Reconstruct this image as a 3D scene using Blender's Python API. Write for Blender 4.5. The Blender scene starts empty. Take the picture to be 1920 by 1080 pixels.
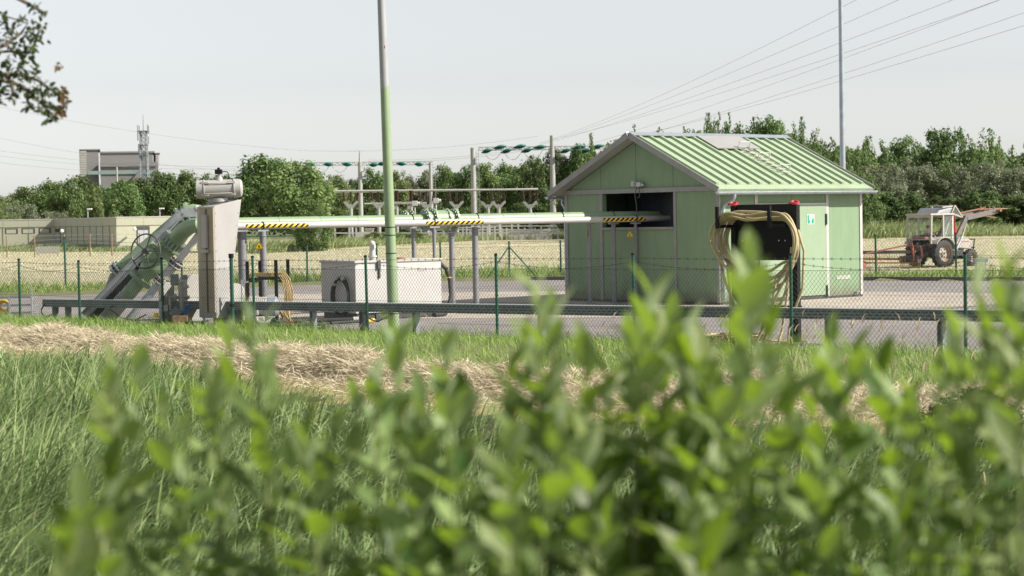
import bpy, math, random
import numpy as np
from mathutils import Vector, Matrix, Euler
random.seed(7); RNG = np.random.default_rng(11)
R = math.radians
scene = bpy.context.scene
COL = scene.collection

# ------------------------------------------------------------------ camera, sky, sun, exposure
HC, FPX, PITCH, ROLL = 2.2, 3733.0, R(2.03), R(1.0)
cam_d = bpy.data.cameras.new('camera'); cam = bpy.data.objects.new('camera', cam_d); COL.objects.link(cam)
fwd = Vector((0, math.cos(PITCH), -math.sin(PITCH)))
rt0 = Vector((1, 0, 0)); up0 = Vector((0, math.sin(PITCH), math.cos(PITCH)))
rt = math.cos(ROLL)*rt0 - math.sin(ROLL)*up0
up = math.cos(ROLL)*up0 + math.sin(ROLL)*rt0
mw = Matrix((rt, up, -fwd)).transposed().to_4x4(); mw.translation = (0, 0, HC)
cam.matrix_world = mw
cam_d.sensor_width = 36; cam_d.lens = FPX/1920*36
cam_d.clip_start = .1; cam_d.clip_end = 6000
cam_d.dof.use_dof = True; cam_d.dof.focus_distance = 42; cam_d.dof.aperture_fstop = 3.5
scene.camera = cam
SUN_EL, SUN_AZ = R(38), R(-13)          # azimuth measured from +X (the right of the view) towards +Y
sdir = Vector((math.cos(SUN_EL)*math.cos(SUN_AZ), math.cos(SUN_EL)*math.sin(SUN_AZ), math.sin(SUN_EL)))
world = bpy.data.worlds.new('World'); scene.world = world; world.use_nodes = True
wn = world.node_tree; wn.nodes.clear()
sky = wn.nodes.new('ShaderNodeTexSky'); sky.sky_type = 'NISHITA'; sky.sun_disc = False
sky.sun_elevation = SUN_EL; sky.sun_rotation = R(90) - SUN_AZ
sky.air_density = 1.0; sky.dust_density = .6; sky.ozone_density = 2.0; sky.altitude = 0
bg = wn.nodes.new('ShaderNodeBackground'); bg.inputs['Strength'].default_value = .09
wo = wn.nodes.new('ShaderNodeOutputWorld')
hz_s = wn.nodes.new('ShaderNodeHueSaturation'); hz_s.inputs['Saturation'].default_value = .2; hz_s.inputs['Color'].default_value = (1, 1, 1, 1)
wn.links.new(sky.outputs[0], hz_s.inputs['Color']); wn.links.new(hz_s.outputs[0], bg.inputs[0]); wn.links.new(bg.outputs[0], wo.inputs[0])
sun_d = bpy.data.lights.new('sun', 'SUN'); sun_d.energy = 5.0; sun_d.angle = R(.5); sun_d.color = (1, .94, .85)
sun = bpy.data.objects.new('sun', sun_d); COL.objects.link(sun)
sun.rotation_euler = (-sdir).to_track_quat('-Z', 'Y').to_euler()
scene.view_settings.view_transform = 'Standard'; scene.view_settings.look = 'None'
scene.view_settings.exposure = .74; scene.view_settings.gamma = 1
scene.cycles.max_bounces = 6; scene.cycles.diffuse_bounces = 3; scene.cycles.transparent_max_bounces = 6
scene.cycles.use_denoising = True

# ------------------------------------------------------------------ placing helpers
def ray(x, y):
    return fwd + rt*((x-960)/FPX) + up*((540-y)/FPX)
def at(x, y, D):                       # the point at depth Y = D seen at pixel (x, y) of the 1920 photo
    d = ray(x, y); return Vector((0, 0, HC)) + d*(D/d.y)
def gz(x, y, z=0.0):                   # the point at height z
    d = ray(x, y); return Vector((0, 0, HC)) + d*((z-HC)/d.z)
def base(x, y, D, z):                  # below pixel (x,y) at depth D, dropped to height z
    p = at(x, y, D); return Vector((p.x, p.y, z))

# ------------------------------------------------------------------ materials
def nodes_of(name):
    m = bpy.data.materials.new(name); m.use_nodes = True
    nt = m.node_tree; b = nt.nodes['Principled BSDF']; return m, nt, b
def mixc(nt, fac, a, b):
    n = nt.nodes.new('ShaderNodeMix'); n.data_type = 'RGBA'
    if isinstance(fac, (int, float)): n.inputs[0].default_value = fac
    else: nt.links.new(fac, n.inputs[0])
    for i, c in ((6, a), (7, b)):
        if isinstance(c, tuple): n.inputs[i].default_value = (*c, 1)
        else: nt.links.new(c, n.inputs[i])
    return n.outputs[2]
def noise(nt, scale, detail=5, rough=.6, vec=None):
    n = nt.nodes.new('ShaderNodeTexNoise'); n.inputs['Scale'].default_value = scale
    n.inputs['Detail'].default_value = detail; n.inputs['Roughness'].default_value = rough
    if vec is None:
        tc = nt.nodes.new('ShaderNodeTexCoord'); vec = tc.outputs['Object']
    nt.links.new(vec, n.inputs['Vector']); return n.outputs['Fac']
def ramp(nt, fac, lo, hi):
    n = nt.nodes.new('ShaderNodeMapRange'); n.inputs[1].default_value = lo; n.inputs[2].default_value = hi
    nt.links.new(fac, n.inputs[0]); return n.outputs[0]
def bump_to(nt, b, h, strength, dist=.02):
    n = nt.nodes.new('ShaderNodeBump'); n.inputs['Strength'].default_value = strength; n.inputs['Distance'].default_value = dist
    nt.links.new(h, n.inputs['Height']); nt.links.new(n.outputs[0], b.inputs['Normal'])
def sc(c, k): return tuple(min(1, v*k) for v in c)
def M(name, col, rough=.55, metal=0, var=.12, scale=4, bump=0, dirt=None, dirt_amt=.35, dscale=1.3):
    m, nt, b = nodes_of(name)
    c = mixc(nt, ramp(nt, noise(nt, scale), .3, .7), sc(col, 1-var), sc(col, 1+var))
    if dirt:
        f = ramp(nt, noise(nt, dscale, 8, .7), .52, .78)
        mu = nt.nodes.new('ShaderNodeMath'); mu.operation = 'MULTIPLY'; mu.inputs[1].default_value = dirt_amt
        nt.links.new(f, mu.inputs[0]); c = mixc(nt, mu.outputs[0], c, dirt)
    nt.links.new(c, b.inputs['Base Color'])
    b.inputs['Roughness'].default_value = rough; b.inputs['Metallic'].default_value = metal
    if bump: bump_to(nt, b, noise(nt, scale*6), bump, .01)
    return m
def leafmat(name, a, b_, back=None, transl=.35, tcol=None, rough=.5, spots=None):
    """blades and leaves: each leaf its own tint, light passes through, paler undersides"""
    m, nt, b = nodes_of(name)
    g = nt.nodes.new('ShaderNodeNewGeometry')
    c = mixc(nt, g.outputs['Random Per Island'], a, b_)
    oi = nt.nodes.new('ShaderNodeObjectInfo')
    hs = nt.nodes.new('ShaderNodeHueSaturation')
    nt.links.new(ramp(nt, oi.outputs['Random'], -1.2, 1.2), hs.inputs['Value'])
    v = nt.nodes.new('ShaderNodeMapRange'); v.inputs[3].default_value = .84; v.inputs[4].default_value = 1.18
    nt.links.new(oi.outputs['Random'], v.inputs[0]); nt.links.new(v.outputs[0], hs.inputs['Value'])
    h2 = nt.nodes.new('ShaderNodeMapRange'); h2.inputs[3].default_value = .485; h2.inputs[4].default_value = .512
    nt.links.new(oi.outputs['Random'], h2.inputs[0]); nt.links.new(h2.outputs[0], hs.inputs['Hue'])
    nt.links.new(c, hs.inputs['Color']); c = hs.outputs[0]
    if back: c = mixc(nt, g.outputs['Backfacing'], c, back)
    nt.links.new(c, b.inputs['Base Color']); b.inputs['Roughness'].default_value = rough; b.inputs['Specular IOR Level'].default_value = .22
    t = nt.nodes.new('ShaderNodeBsdfTranslucent')
    if tcol: t.inputs[0].default_value = (*tcol, 1)
    else: nt.links.new(c, t.inputs[0])
    mx = nt.nodes.new('ShaderNodeMixShader'); mx.inputs[0].default_value = transl
    nt.links.new(b.outputs[0], mx.inputs[1]); nt.links.new(t.outputs[0], mx.inputs[2])
    nt.links.new(mx.outputs[0], nt.nodes['Material Output'].inputs[0])
    return m
MAT = {}
MAT['green_paint'] = M('green_paint', (.2, .3, .17), .4, 0, .07, 3, dirt=(.20, .27, .16), dirt_amt=.3)
MAT['pipe_green'] = M('pipe_green', (.205, .29, .165), .42, 0, .1, 2.5, dirt=(.13, .15, .09), dirt_amt=.5)
MAT['trim'] = M('trim', (.45, .435, .41), .5, 0, .08, 4, dirt=(.3, .27, .24), dirt_amt=.4)
MAT['zinc'] = M('zinc', (.36, .40, .44), .42, .55, .12, 6, dirt=(.25, .25, .25))
MAT['galv'] = M('galvanised', (.42, .44, .46), .5, .45, .14, 9, dirt=(.24, .23, .22), dirt_amt=.4)
MAT['galv_dark'] = M('galvanised_dull', (.23, .25, .27), .6, .3, .15, 8, dirt=(.15, .14, .13))
MAT['batten'] = M('grey_batten', (.25, .245, .235), .55, .1, .1, 5, dirt=(.16, .15, .14))
MAT['column'] = M('weathered_column', (.2, .2, .21), .6, .2, .14, 6, dirt=(.13, .125, .12))
MAT['white'] = M('white_paint', (.44, .43, .41), .45, 0, .06, 3, dirt=(.45, .41, .34), dirt_amt=.35)
MAT['offwhite'] = M('weathered_white', (.40, .385, .35), .6, 0, .08, 3, dirt=(.36, .32, .25), dirt_amt=.5)
MAT['cab_grey'] = M('cabinet_grey', (.345, .335, .32), .5, 0, .07, 2, dirt=(.28, .29, .22), dirt_amt=.4)
MAT['cab_brown'] = M('cabinet_side', (.34, .285, .215), .6, 0, .12, 2, dirt=(.2, .15, .1), dirt_amt=.4)
MAT['black'] = M('black_paint', (.011, .011, .011), .6, 0, .2, 5); MAT['black'].node_tree.nodes['Principled BSDF'].inputs['Specular IOR Level'].default_value = .2
MAT['rubber'] = M('rubber', (.025, .025, .026), .75, 0, .25, 7, dirt=(.14, .12, .1), dirt_amt=.35)
MAT['red'] = M('red_paint', (.42, .03, .03), .45, 0, .12, 4)
MAT['rust_red'] = M('faded_red', (.27, .085, .065), .65, 0, .2, 5, dirt=(.2, .1, .06))
MAT['blue'] = M('blue_paint', (.05, .16, .42), .45, 0, .12, 5)
MAT['yellow'] = M('yellow', (.75, .48, .02), .5, 0, .1, 5)
MAT['hose'] = M('hose', (.42, .35, .19), .6, 0, .18, 6, dirt=(.25, .2, .13))
MAT['cable_y'] = M('yellow_cable', (.43, .31, .13), .55, 0, .2, 6)
MAT['post_green'] = M('post_green', (.012, .075, .045), .45, 0, .15, 5)
MAT['wire_green'] = M('wire_green', (.014, .03, .022), .5, 0, .15, 5)
MAT['concrete'] = M('concrete', (.42, .40, .37), .85, 0, .12, 2, bump=.2, dirt=(.28, .26, .23))
MAT['pole_conc'] = M('pole_concrete', (.34, .34, .32), .85, 0, .12, 1, dirt=(.24, .23, .21))
MAT['beam_white'] = M('pale_steel', (.43, .43, .41), .5, .1, .08, 2)
MAT['insul_green'] = M('green_glass_insulator', (.012, .135, .10), .3, 0, .1, 3)
MAT['insul_brown'] = M('brown_insulator', (.055, .025, .02), .3, 0, .1, 3)
MAT['wire'] = M('conductor', (.36, .36, .37), .5, .3, .05, 3)
MAT['beige'] = M('beige_panel', (.38, .385, .285), .6, 0, .05, 1.5, dirt=(.4, .38, .28))
MAT['dark_metal'] = M('dark_metal', (.07, .068, .065), .5, .3, .2, 5)
MAT['wood'] = M('wood', (.24, .15, .085), .8, 0, .25, 5)
MAT['bark'] = M('bark', (.13, .1, .075), .9, 0, .25, 6, bump=.3)
MAT['stem'] = M('green_stem', (.16, .2, .07), .6, 0, .2, 8)
MAT['plant_grey'] = M('station_cladding', (.20, .195, .19), .85, 0, .08, .02, dirt=(.16, .155, .15), dscale=.03)
MAT['skin'] = M('skin', (.5, .3, .22), .6, 0, .05, 6)
MAT['cloth_blue'] = M('blue_cloth', (.03, .05, .13), .85, 0, .15, 8)
MAT['hair'] = M('hair', (.05, .035, .02), .8, 0, .2, 9)
MAT['signgreen'] = M('sign_green', (.01, .30, .16), .4, 0, .04, 5)
MAT['signwhite'] = M('sign_white', (.78, .78, .76), .4, 0, .03, 5)
def mat_glass():
    m, nt, b = nodes_of('glass'); b.inputs['Base Color'].default_value = (.55, .62, .62, 1); b.inputs['Roughness'].default_value = .06
    t = nt.nodes.new('ShaderNodeBsdfTransparent'); t.inputs[0].default_value = (.86, .9, .88, 1)
    mx = nt.nodes.new('ShaderNodeMixShader'); mx.inputs[0].default_value = .14
    nt.links.new(t.outputs[0], mx.inputs[1]); nt.links.new(b.outputs[0], mx.inputs[2])
    nt.links.new(mx.outputs[0], nt.nodes['Material Output'].inputs[0]); return m
MAT['glass'] = mat_glass()
MAT['tractor_white'] = M('tractor_white', (.40, .365, .335), .55, 0, .1, 3, dirt=(.2, .14, .1), dirt_amt=.55)
def mat_wall():
    """green sheet cladding with fine vertical grooves"""
    m, nt, b = nodes_of('ribbed_green_cladding')
    tc = nt.nodes.new('ShaderNodeTexCoord'); sp = nt.nodes.new('ShaderNodeSeparateXYZ'); nt.links.new(tc.outputs['Object'], sp.inputs[0])
    ad = nt.nodes.new('ShaderNodeMath'); nt.links.new(sp.outputs[0], ad.inputs[0]); nt.links.new(sp.outputs[1], ad.inputs[1])
    mu = nt.nodes.new('ShaderNodeMath'); mu.operation = 'MULTIPLY'; mu.inputs[1].default_value = 1/.1; nt.links.new(ad.outputs[0], mu.inputs[0])
    fr = nt.nodes.new('ShaderNodeMath'); fr.operation = 'FRACT'; nt.links.new(mu.outputs[0], fr.inputs[0])
    gr = nt.nodes.new('ShaderNodeMath'); gr.operation = 'GREATER_THAN'; gr.inputs[1].default_value = .12; nt.links.new(fr.outputs[0], gr.inputs[0])
    mp = nt.nodes.new('ShaderNodeMapping'); mp.inputs['Scale'].default_value = (2.5, 2.5, .5); nt.links.new(tc.outputs['Object'], mp.inputs[0])
    c = mixc(nt, ramp(nt, noise(nt, 2, 6, .6, mp.outputs[0]), .3, .75), (.18, .262, .158), (.215, .3, .185))
    f = ramp(nt, noise(nt, 5, 8, .7, mp.outputs[0]), .58, .8)
    mm = nt.nodes.new('ShaderNodeMath'); mm.operation = 'MULTIPLY'; mm.inputs[1].default_value = .35; nt.links.new(f, mm.inputs[0])
    c = mixc(nt, mm.outputs[0], c, (.13, .19, .115))
    zz = nt.nodes.new('ShaderNodeMath'); zz.operation = 'MULTIPLY_ADD'; zz.inputs[1].default_value = -.55; nt.links.new(noise(nt, 3.5, 6, .7), zz.inputs[0]); nt.links.new(sp.outputs[2], zz.inputs[2])
    c = mixc(nt, ramp(nt, zz.outputs[0], .12, -.2), c, (.17, .17, .12))
    nt.links.new(c, b.inputs['Base Color']); b.inputs['Roughness'].default_value = .6; b.inputs['Specular IOR Level'].default_value = .2
    bump_to(nt, b, gr.outputs[0], .5, .008); return m
MAT['wall'] = mat_wall()
def mat_perf():
    """galvanised sheet with staggered rows of punched slots"""
    m, nt, b = nodes_of('perforated_steel')
    tc = nt.nodes.new('ShaderNodeTexCoord'); sp = nt.nodes.new('ShaderNodeSeparateXYZ'); nt.links.new(tc.outputs['Object'], sp.inputs[0])
    cb = nt.nodes.new('ShaderNodeCombineXYZ'); nt.links.new(sp.outputs[0], cb.inputs[0]); nt.links.new(sp.outputs[2], cb.inputs[1])
    br = nt.nodes.new('ShaderNodeTexBrick'); br.offset = .5
    for k, v in (('Scale', 1), ('Mortar Size', .017), ('Mortar Smooth', 0), ('Brick Width', .115), ('Row Height', .05)): br.inputs[k].default_value = v
    br.inputs['Color1'].default_value = br.inputs['Color2'].default_value = (.02, .023, .024, 1)
    nt.links.new(mixc(nt, ramp(nt, noise(nt, 5), .3, .7), (.14, .165, .175), (.22, .245, .255)), br.inputs['Mortar'])
    nt.links.new(cb.outputs[0], br.inputs['Vector']); nt.links.new(br.outputs[0], b.inputs['Base Color'])
    b.inputs['Roughness'].default_value = .5; b.inputs['Metallic'].default_value = .25; return m
MAT['perf'] = mat_perf()
def mat_ground(name, cols, scales, rough=.95, bump=.5, bscale=18, bdist=.04):
    m, nt, b = nodes_of(name)
    c = mixc(nt, ramp(nt, noise(nt, scales[0], 6, .65), .32, .68), cols[0], cols[1])
    c = mixc(nt, ramp(nt, noise(nt, scales[1], 6, .7), .42, .72), c, cols[2])
    nt.links.new(c, b.inputs['Base Color']); b.inputs['Roughness'].default_value = rough
    bump_to(nt, b, noise(nt, bscale, 4), bump, bdist); return m
MAT['soil'] = mat_ground('verge_soil', [(.12, .13, .05), (.2, .19, .08), (.08, .1, .035)], (1.2, 6))
MAT['straw_ground'] = mat_ground('dry_cut_grass', [(.36, .28, .14), (.44, .35, .19), (.27, .22, .09)], (1.5, 9))
MAT['field'] = mat_ground('mown_field', [(.325, .295, .18), (.42, .385, .26), (.24, .24, .12)], (.25, 1.6), bscale=3, bdist=.12)
MAT['far_land'] = mat_ground('far_land', [(.06, .09, .03), (.1, .12, .04), (.05, .07, .025)], (.02, .1))
MAT['ditch'] = mat_ground('ditch_soil', [(.03, .04, .015), (.05, .06, .02), (.02, .028, .012)], (1, 5))
MAT['asphalt'] = mat_ground('asphalt', [(.19, .174, .165), (.25, .227, .214), (.15, .137, .13)], (.22, 1.1), .9, .2, 60, .006)
MAT['apron'] = mat_ground('pale_concrete', [(.34, .295, .25), (.43, .375, .315), (.25, .22, .19)], (.3, 1.6), .9, .15, 30, .006)
MAT['grass'] = leafmat('verge_grass', (.10, .20, .025), (.32, .41, .12), None, .32, rough=.5)
MAT['reed'] = leafmat('reed_leaf', (.06, .14, .03), (.35, .46, .20), None, .3, rough=.62)
MAT['reed_far'] = leafmat('far_reed', (.12, .165, .05), (.36, .40, .19), None, .28, rough=.5)
MAT['hay'] = leafmat('hay', (.36, .305, .19), (.77, .69, .51), None, .2, rough=.6)
MAT['stubble'] = leafmat('stubble', (.35, .27, .1), (.55, .46, .24), None, .25, rough=.6)
MAT['seed'] = leafmat('seed_head', (.42, .32, .22), (.58, .48, .34), None, .3, rough=.7)
MAT['leaf_fore'] = leafmat('sallow_leaf', (.02, .055, .009), (.25, .32, .125), (.38, .45, .27), .34, (.30, .46, .012), .42)
MAT['leaf_twig'] = leafmat('hawthorn_leaf', (.03, .05, .015), (.07, .09, .03), None, .3, rough=.4)
MAT['leaf_brown'] = leafmat('young_brown_leaf', (.12, .075, .035), (.19, .14, .055), None, .35, rough=.4)
MAT['t_mid'] = leafmat('broadleaf_mid', (.06, .115, .034), (.20, .27, .095), None, .36)
MAT['t_dark'] = leafmat('broadleaf_dark', (.048, .095, .03), (.155, .215, .075), None, .34)
MAT['t_light'] = leafmat('broadleaf_light', (.09, .15, .045), (.26, .33, .125), None, .38)
MAT['t_willow'] = leafmat('willow_leaf', (.075, .1, .045), (.21, .235, .14), (.32, .34, .24), .25)
MAT['t_poplar'] = leafmat('poplar_leaf', (.06, .12, .035), (.20, .275, .095), None, .38)

# ------------------------------------------------------------------ mesh building
class MB:
    def __init__(s): s.v = []; s.f = []; s.mi = []
    def add(s, vs, fs, mi=0):
        o = len(s.v); s.v += [tuple(v) for v in vs]; s.f += [tuple(i+o for i in f) for f in fs]; s.mi += [mi]*len(fs); return s
    def box(s, lo, hi, mi=0):
        (a, b, c), (d, e, f) = lo, hi
        return s.add([(a,b,c),(d,b,c),(d,e,c),(a,e,c),(a,b,f),(d,b,f),(d,e,f),(a,e,f)],
              [(0,3,2,1),(4,5,6,7),(0,1,5,4),(1,2,6,5),(2,3,7,6),(3,0,4,7)], mi)
    def cbox(s, c, size, rot=None, mi=0):
        t = MB().box([-k/2 for k in size], [k/2 for k in size]); m = (rot or Matrix.Identity(3))
        if isinstance(m, Euler): m = m.to_matrix()
        return s.add([m @ Vector(v) + Vector(c) for v in t.v], t.f, mi)
    def bar(s, p0, p1, w, h, upv=(0, 0, 1), mi=0):
        p0, p1 = Vector(p0), Vector(p1); d = (p1-p0).normalized(); u = Vector(upv)
        sd = d.cross(u)
        if sd.length < 1e-4: sd = d.cross(Vector((1, 0, 0)))
        sd.normalize(); u = sd.cross(d).normalized(); sd *= w/2; u *= h/2
        vs = [p+a*sd+b*u for p in (p0, p1) for a, b in ((-1,-1),(1,-1),(1,1),(-1,1))]
        return s.add(vs, [(0,1,2,3),(7,6,5,4),(0,4,5,1),(1,5,6,2),(2,6,7,3),(3,7,4,0)], mi)
    def cyl(s, p0, p1, r0, r1=None, n=14, cap=True, mi=0):
        return s.lathe(p0, p1, [(0, r0), (1, r0 if r1 is None else r1)], n, cap, mi)
    def lathe(s, p0, p1, prof, n=16, cap=True, mi=0):
        p0, p1 = Vector(p0), Vector(p1); ax = p1-p0; d = ax.normalized()
        a = d.cross(Vector((0, 0, 1)) if abs(d.z) < .9 else Vector((1, 0, 0))).normalized(); b = d.cross(a)
        vs = [p0+ax*t+(a*math.cos(2*math.pi*k/n)+b*math.sin(2*math.pi*k/n))*r for t, r in prof for k in range(n)]
        fs = [(j*n+k, j*n+(k+1) % n, (j+1)*n+(k+1) % n, (j+1)*n+k) for j in range(len(prof)-1) for k in range(n)]
        if cap: fs += [tuple(range(n-1, -1, -1)), tuple(range((len(prof)-1)*n, len(prof)*n))]
        return s.add(vs, fs, mi)
    def tube(s, pts, r, n=8, closed=False, cap=True, mi=0):
        pts = [Vector(p) for p in pts]; m = len(pts); rr = r if isinstance(r, (list, tuple)) else [r]*m
        vs = []; a = None
        for i, p in enumerate(pts):
            q0 = pts[(i-1) % m] if (closed or i > 0) else p; q1 = pts[(i+1) % m] if (closed or i < m-1) else p
            d = (q1-q0); d = d.normalized() if d.length > 1e-9 else Vector((0, 0, 1))
            if a is None: a = d.cross(Vector((0, 0, 1)) if abs(d.z) < .9 else Vector((1, 0, 0))).normalized()
            else:
                a = a-d*a.dot(d); a = a.normalized() if a.length > 1e-6 else d.orthogonal().normalized()
            b = d.cross(a)
            vs += [p+(a*math.cos(2*math.pi*k/n)+b*math.sin(2*math.pi*k/n))*rr[i] for k in range(n)]
        fs = [(j % m*n+k, j % m*n+(k+1) % n, (j+1) % m*n+(k+1) % n, (j+1) % m*n+k) for j in range(m if closed else m-1) for k in range(n)]
        if cap and not closed: fs += [tuple(range(n-1, -1, -1)), tuple(range((m-1)*n, m*n))]
        return s.add(vs, fs, mi)
    def ball(s, c, r, n=12, m=8, mi=0):
        r = (r, r, r) if isinstance(r, (int, float)) else r; c = Vector(c)
        vs = [c+Vector((r[0]*math.sin(math.pi*j/m)*math.cos(2*math.pi*k/n), r[1]*math.sin(math.pi*j/m)*math.sin(2*math.pi*k/n), r[2]*math.cos(math.pi*j/m)))
              for j in range(1, m) for k in range(n)]
        fs = [((j-1)*n+k, j*n+k, j*n+(k+1) % n, (j-1)*n+(k+1) % n) for j in range(1, m-1) for k in range(n)]
        vs += [c+Vector((0, 0, r[2])), c-Vector((0, 0, r[2]))]; t = len(vs)
        fs += [(t-2, k, (k+1) % n) for k in range(n)] + [(t-1, (m-2)*n+(k+1) % n, (m-2)*n+k) for k in range(n)]
        return s.add(vs, fs, mi)
    def prism(s, poly, vec, mi=0):
        n = len(poly); v = Vector(vec); p = [Vector(q) for q in poly]
        nrm = sum(((p[i]-p[0]).cross(p[i+1]-p[0]) for i in range(1, n-1)), Vector())
        if nrm.dot(v) > 0: p = p[::-1]
        return s.add(p+[q+v for q in p], [tuple(range(n)), tuple(range(2*n-1, n-1, -1))]+[(i, i+n, (i+1) % n+n, (i+1) % n) for i in range(n)], mi)
    def ring(s, c, nrm, rad, r, n=32, k=6, mi=0):
        nrm = Vector(nrm).normalized(); a = nrm.orthogonal().normalized(); b = nrm.cross(a); c = Vector(c)
        return s.tube([c+(a*math.cos(2*math.pi*i/n)+b*math.sin(2*math.pi*i/n))*rad for i in range(n)], r, k, True, mi=mi)
    def build(s, name, mat, parent=None, world=False, loc=None, smooth=True, bevel=0):
        off = Vector((0, 0, 0))
        if parent is not None and world: off = Vector(parent.location)
        if loc is not None: off = Vector(loc)
        me = bpy.data.meshes.new(name); me.from_pydata([tuple(Vector(v)-off) for v in s.v], [], s.f); me.update()
        for m in (mat if isinstance(mat, list) else [mat]): me.materials.append(MAT[m] if isinstance(m, str) else m)
        me.polygons.foreach_set('material_index', s.mi)
        if smooth:
            me.polygons.foreach_set('use_smooth', [True]*len(me.polygons)); me.set_sharp_from_angle(angle=R(38))
        o = bpy.data.objects.new(name, me); COL.objects.link(o)
        if parent is not None: o.parent = parent
        elif loc is not None: o.location = off
        if bevel:
            b = o.modifiers.new('bevel', 'BEVEL'); b.width = bevel; b.segments = 2; b.limit_method = 'ANGLE'; b.angle_limit = R(40)
        return o
def tag(o, label=None, cat=None, group=None, kind=None):
    for k, v in (('label', label), ('category', cat), ('group', group), ('kind', kind)):
        if v: o[k] = v
    return o
def thing(name, label, cat, loc=(0, 0, 0), rz=0, group=None):
    o = bpy.data.objects.new(name, None); COL.objects.link(o); o.empty_display_size = .2
    o.location = loc; o.rotation_euler = (0, 0, rz); return tag(o, label, cat, group)
def copy_tree(o, parent=None):
    c = o.copy(); COL.objects.link(c); c.parent = parent
    for ch in list(o.children): copy_tree(ch, c)
    return c
def np_obj(name, V, F, mat, parent=None, loc=None, smooth=False):
    V = np.asarray(V, dtype=np.float32).reshape(-1, 3); F = np.asarray(F, dtype=np.int32); k = F.shape[1]
    if loc is not None: V = V-np.asarray(loc, dtype=np.float32)
    me = bpy.data.meshes.new(name); me.vertices.add(len(V)); me.vertices.foreach_set('co', V.ravel())
    me.loops.add(F.size); me.loops.foreach_set('vertex_index', F.ravel())
    me.polygons.add(len(F)); me.polygons.foreach_set('loop_start', np.arange(0, F.size, k, dtype=np.int32))
    if smooth: me.polygons.foreach_set('use_smooth', np.ones(len(F), dtype=bool))
    me.update(calc_edges=True)
    for m in (mat if isinstance(mat, list) else [mat]): me.materials.append(MAT[m] if isinstance(m, str) else m)
    o = bpy.data.objects.new(name, me); COL.objects.link(o)
    if parent is not None: o.parent = parent
    elif loc is not None: o.location = loc
    return o
def blades(P, h, w, yaw, lean, ld, seg=3):
    """ribbon blades: roots P, heights h, widths w, lean fraction towards direction ld"""
    N = len(P); t = np.linspace(0, 1, seg+1)[None, :, None]
    up_ = np.array([0, 0, 1.])[None, None]; d = np.stack([np.cos(ld), np.sin(ld), 0*ld], 1)[:, None]
    h = h[:, None, None]; ln = lean[:, None, None]
    c = P[:, None]+up_*h*t*(1-.35*ln*t)+d*ln*h*t**2
    hw = (w[:, None, None]*.5)*np.clip(1.02-t**2, 0.02, 1)*(.6+.8*np.minimum(t*2, .5))
    sd = np.stack([np.cos(yaw), np.sin(yaw), 0*yaw], 1)[:, None]
    V = np.stack([c-sd*hw, c+sd*hw], 2).reshape(-1, 3)
    b = (np.arange(N)*(seg+1)*2)[:, None]; j = np.arange(seg)[None]*2
    F = np.stack([b+j, b+j+1, b+j+3, b+j+2], 2).reshape(-1, 4)
    return V, F
def quads(P, N, size, aspect=.6):
    """diamond leaves at P with normals N"""
    n = len(P); N = N/np.linalg.norm(N, axis=1, keepdims=True)
    a = np.cross(N, RNG.normal(size=(n, 3))); a /= np.linalg.norm(a, axis=1, keepdims=True)+1e-9
    b = np.cross(N, a); s = size[:, None]
    V = np.stack([P-a*s, P-b*s*aspect+N*s*.12, P+a*s, P+b*s*aspect+N*s*.12], 1).reshape(-1, 3)
    return V, np.arange(4*n).reshape(-1, 4)
def merge(*parts):
    Vs, Fs, o = [], [], 0
    for V, F in parts:
        Vs.append(V); Fs.append(F+o); o += len(V)
    return np.concatenate(Vs), np.concatenate(Fs)
ORD = ['first', 'second', 'third', 'fourth', 'fifth', 'sixth', 'seventh', 'eighth', 'ninth', 'tenth', 'eleventh', 'twelfth', 'thirteenth',
       'fourteenth', 'fifteenth', 'sixteenth', 'seventeenth', 'eighteenth', 'nineteenth', 'twentieth', 'twenty-first', 'twenty-second']
# ------------------------------------------------------------------ ground
def fenceY(X): return 35.67-.896*X
def qf(X, Y): return (Y-35.67+.896*X)/1.343          # metres behind (+) or in front of (-) the near fence
KX = [gz(x, y).x for x, y in ((60, 556), (200, 551), (570, 534), (840, 527), (1050, 525), (1620, 526), (1920, 527))]
KY = [gz(x, y).y for x, y in ((60, 556), (200, 551), (570, 534), (840, 527), (1050, 525), (1620, 526), (1920, 527))]
def kerbY(X): return np.interp(X, KX, KY)
FIELD_Z = -.8
def smooth01(t): t = np.clip(t, 0, 1); return t*t*(3-2*t)
def ground_z(X, Y):
    X = np.asarray(X, float); Y = np.asarray(Y, float); q = qf(X, Y); k = Y-kerbY(X)
    z = np.where(q > .15, -.06, .03+.06*smooth01((-q-.2)/1.5)*smooth01((5+q)/3))
    z = np.where(k > 0, .10+(FIELD_Z-.10)*smooth01((k-4.5)/12), z)
    z = z-.55*smooth01((-q-8.5)/5)*smooth01((Y-4)/6)           # the reed ditch
    z = z+.45*smooth01((7-Y)/5)*(q < 0)                        # bank under the camera
    return z
ys = np.concatenate([np.arange(-8, 46, .4), np.arange(46, 100, 1.), np.geomspace(100, 4000, 40)])
xp = np.concatenate([np.arange(0, 20, .45), np.geomspace(20, 2500, 40)])
xs = np.concatenate([-xp[:0:-1], xp])
GX, GY = np.meshgrid(xs, ys); GZ = ground_z(GX, GY)
nx, ny = len(xs), len(ys)
ii = (np.arange(ny-1)[:, None]*nx+np.arange(nx-1)[None]).ravel()
F = np.stack([ii, ii+1, ii+nx+1, ii+nx], 1)
g = np_obj('ground', np.stack([GX, GY, GZ], 2), F, ['soil', 'straw_ground', 'field', 'ditch', 'far_land'], smooth=True)
cx = .25*(GX[:-1, :-1]+GX[1:, 1:]+GX[:-1, 1:]+GX[1:, :-1]); cy = .25*(GY[:-1, :-1]+GY[1:, 1:]+GY[:-1, 1:]+GY[1:, :-1])
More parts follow.
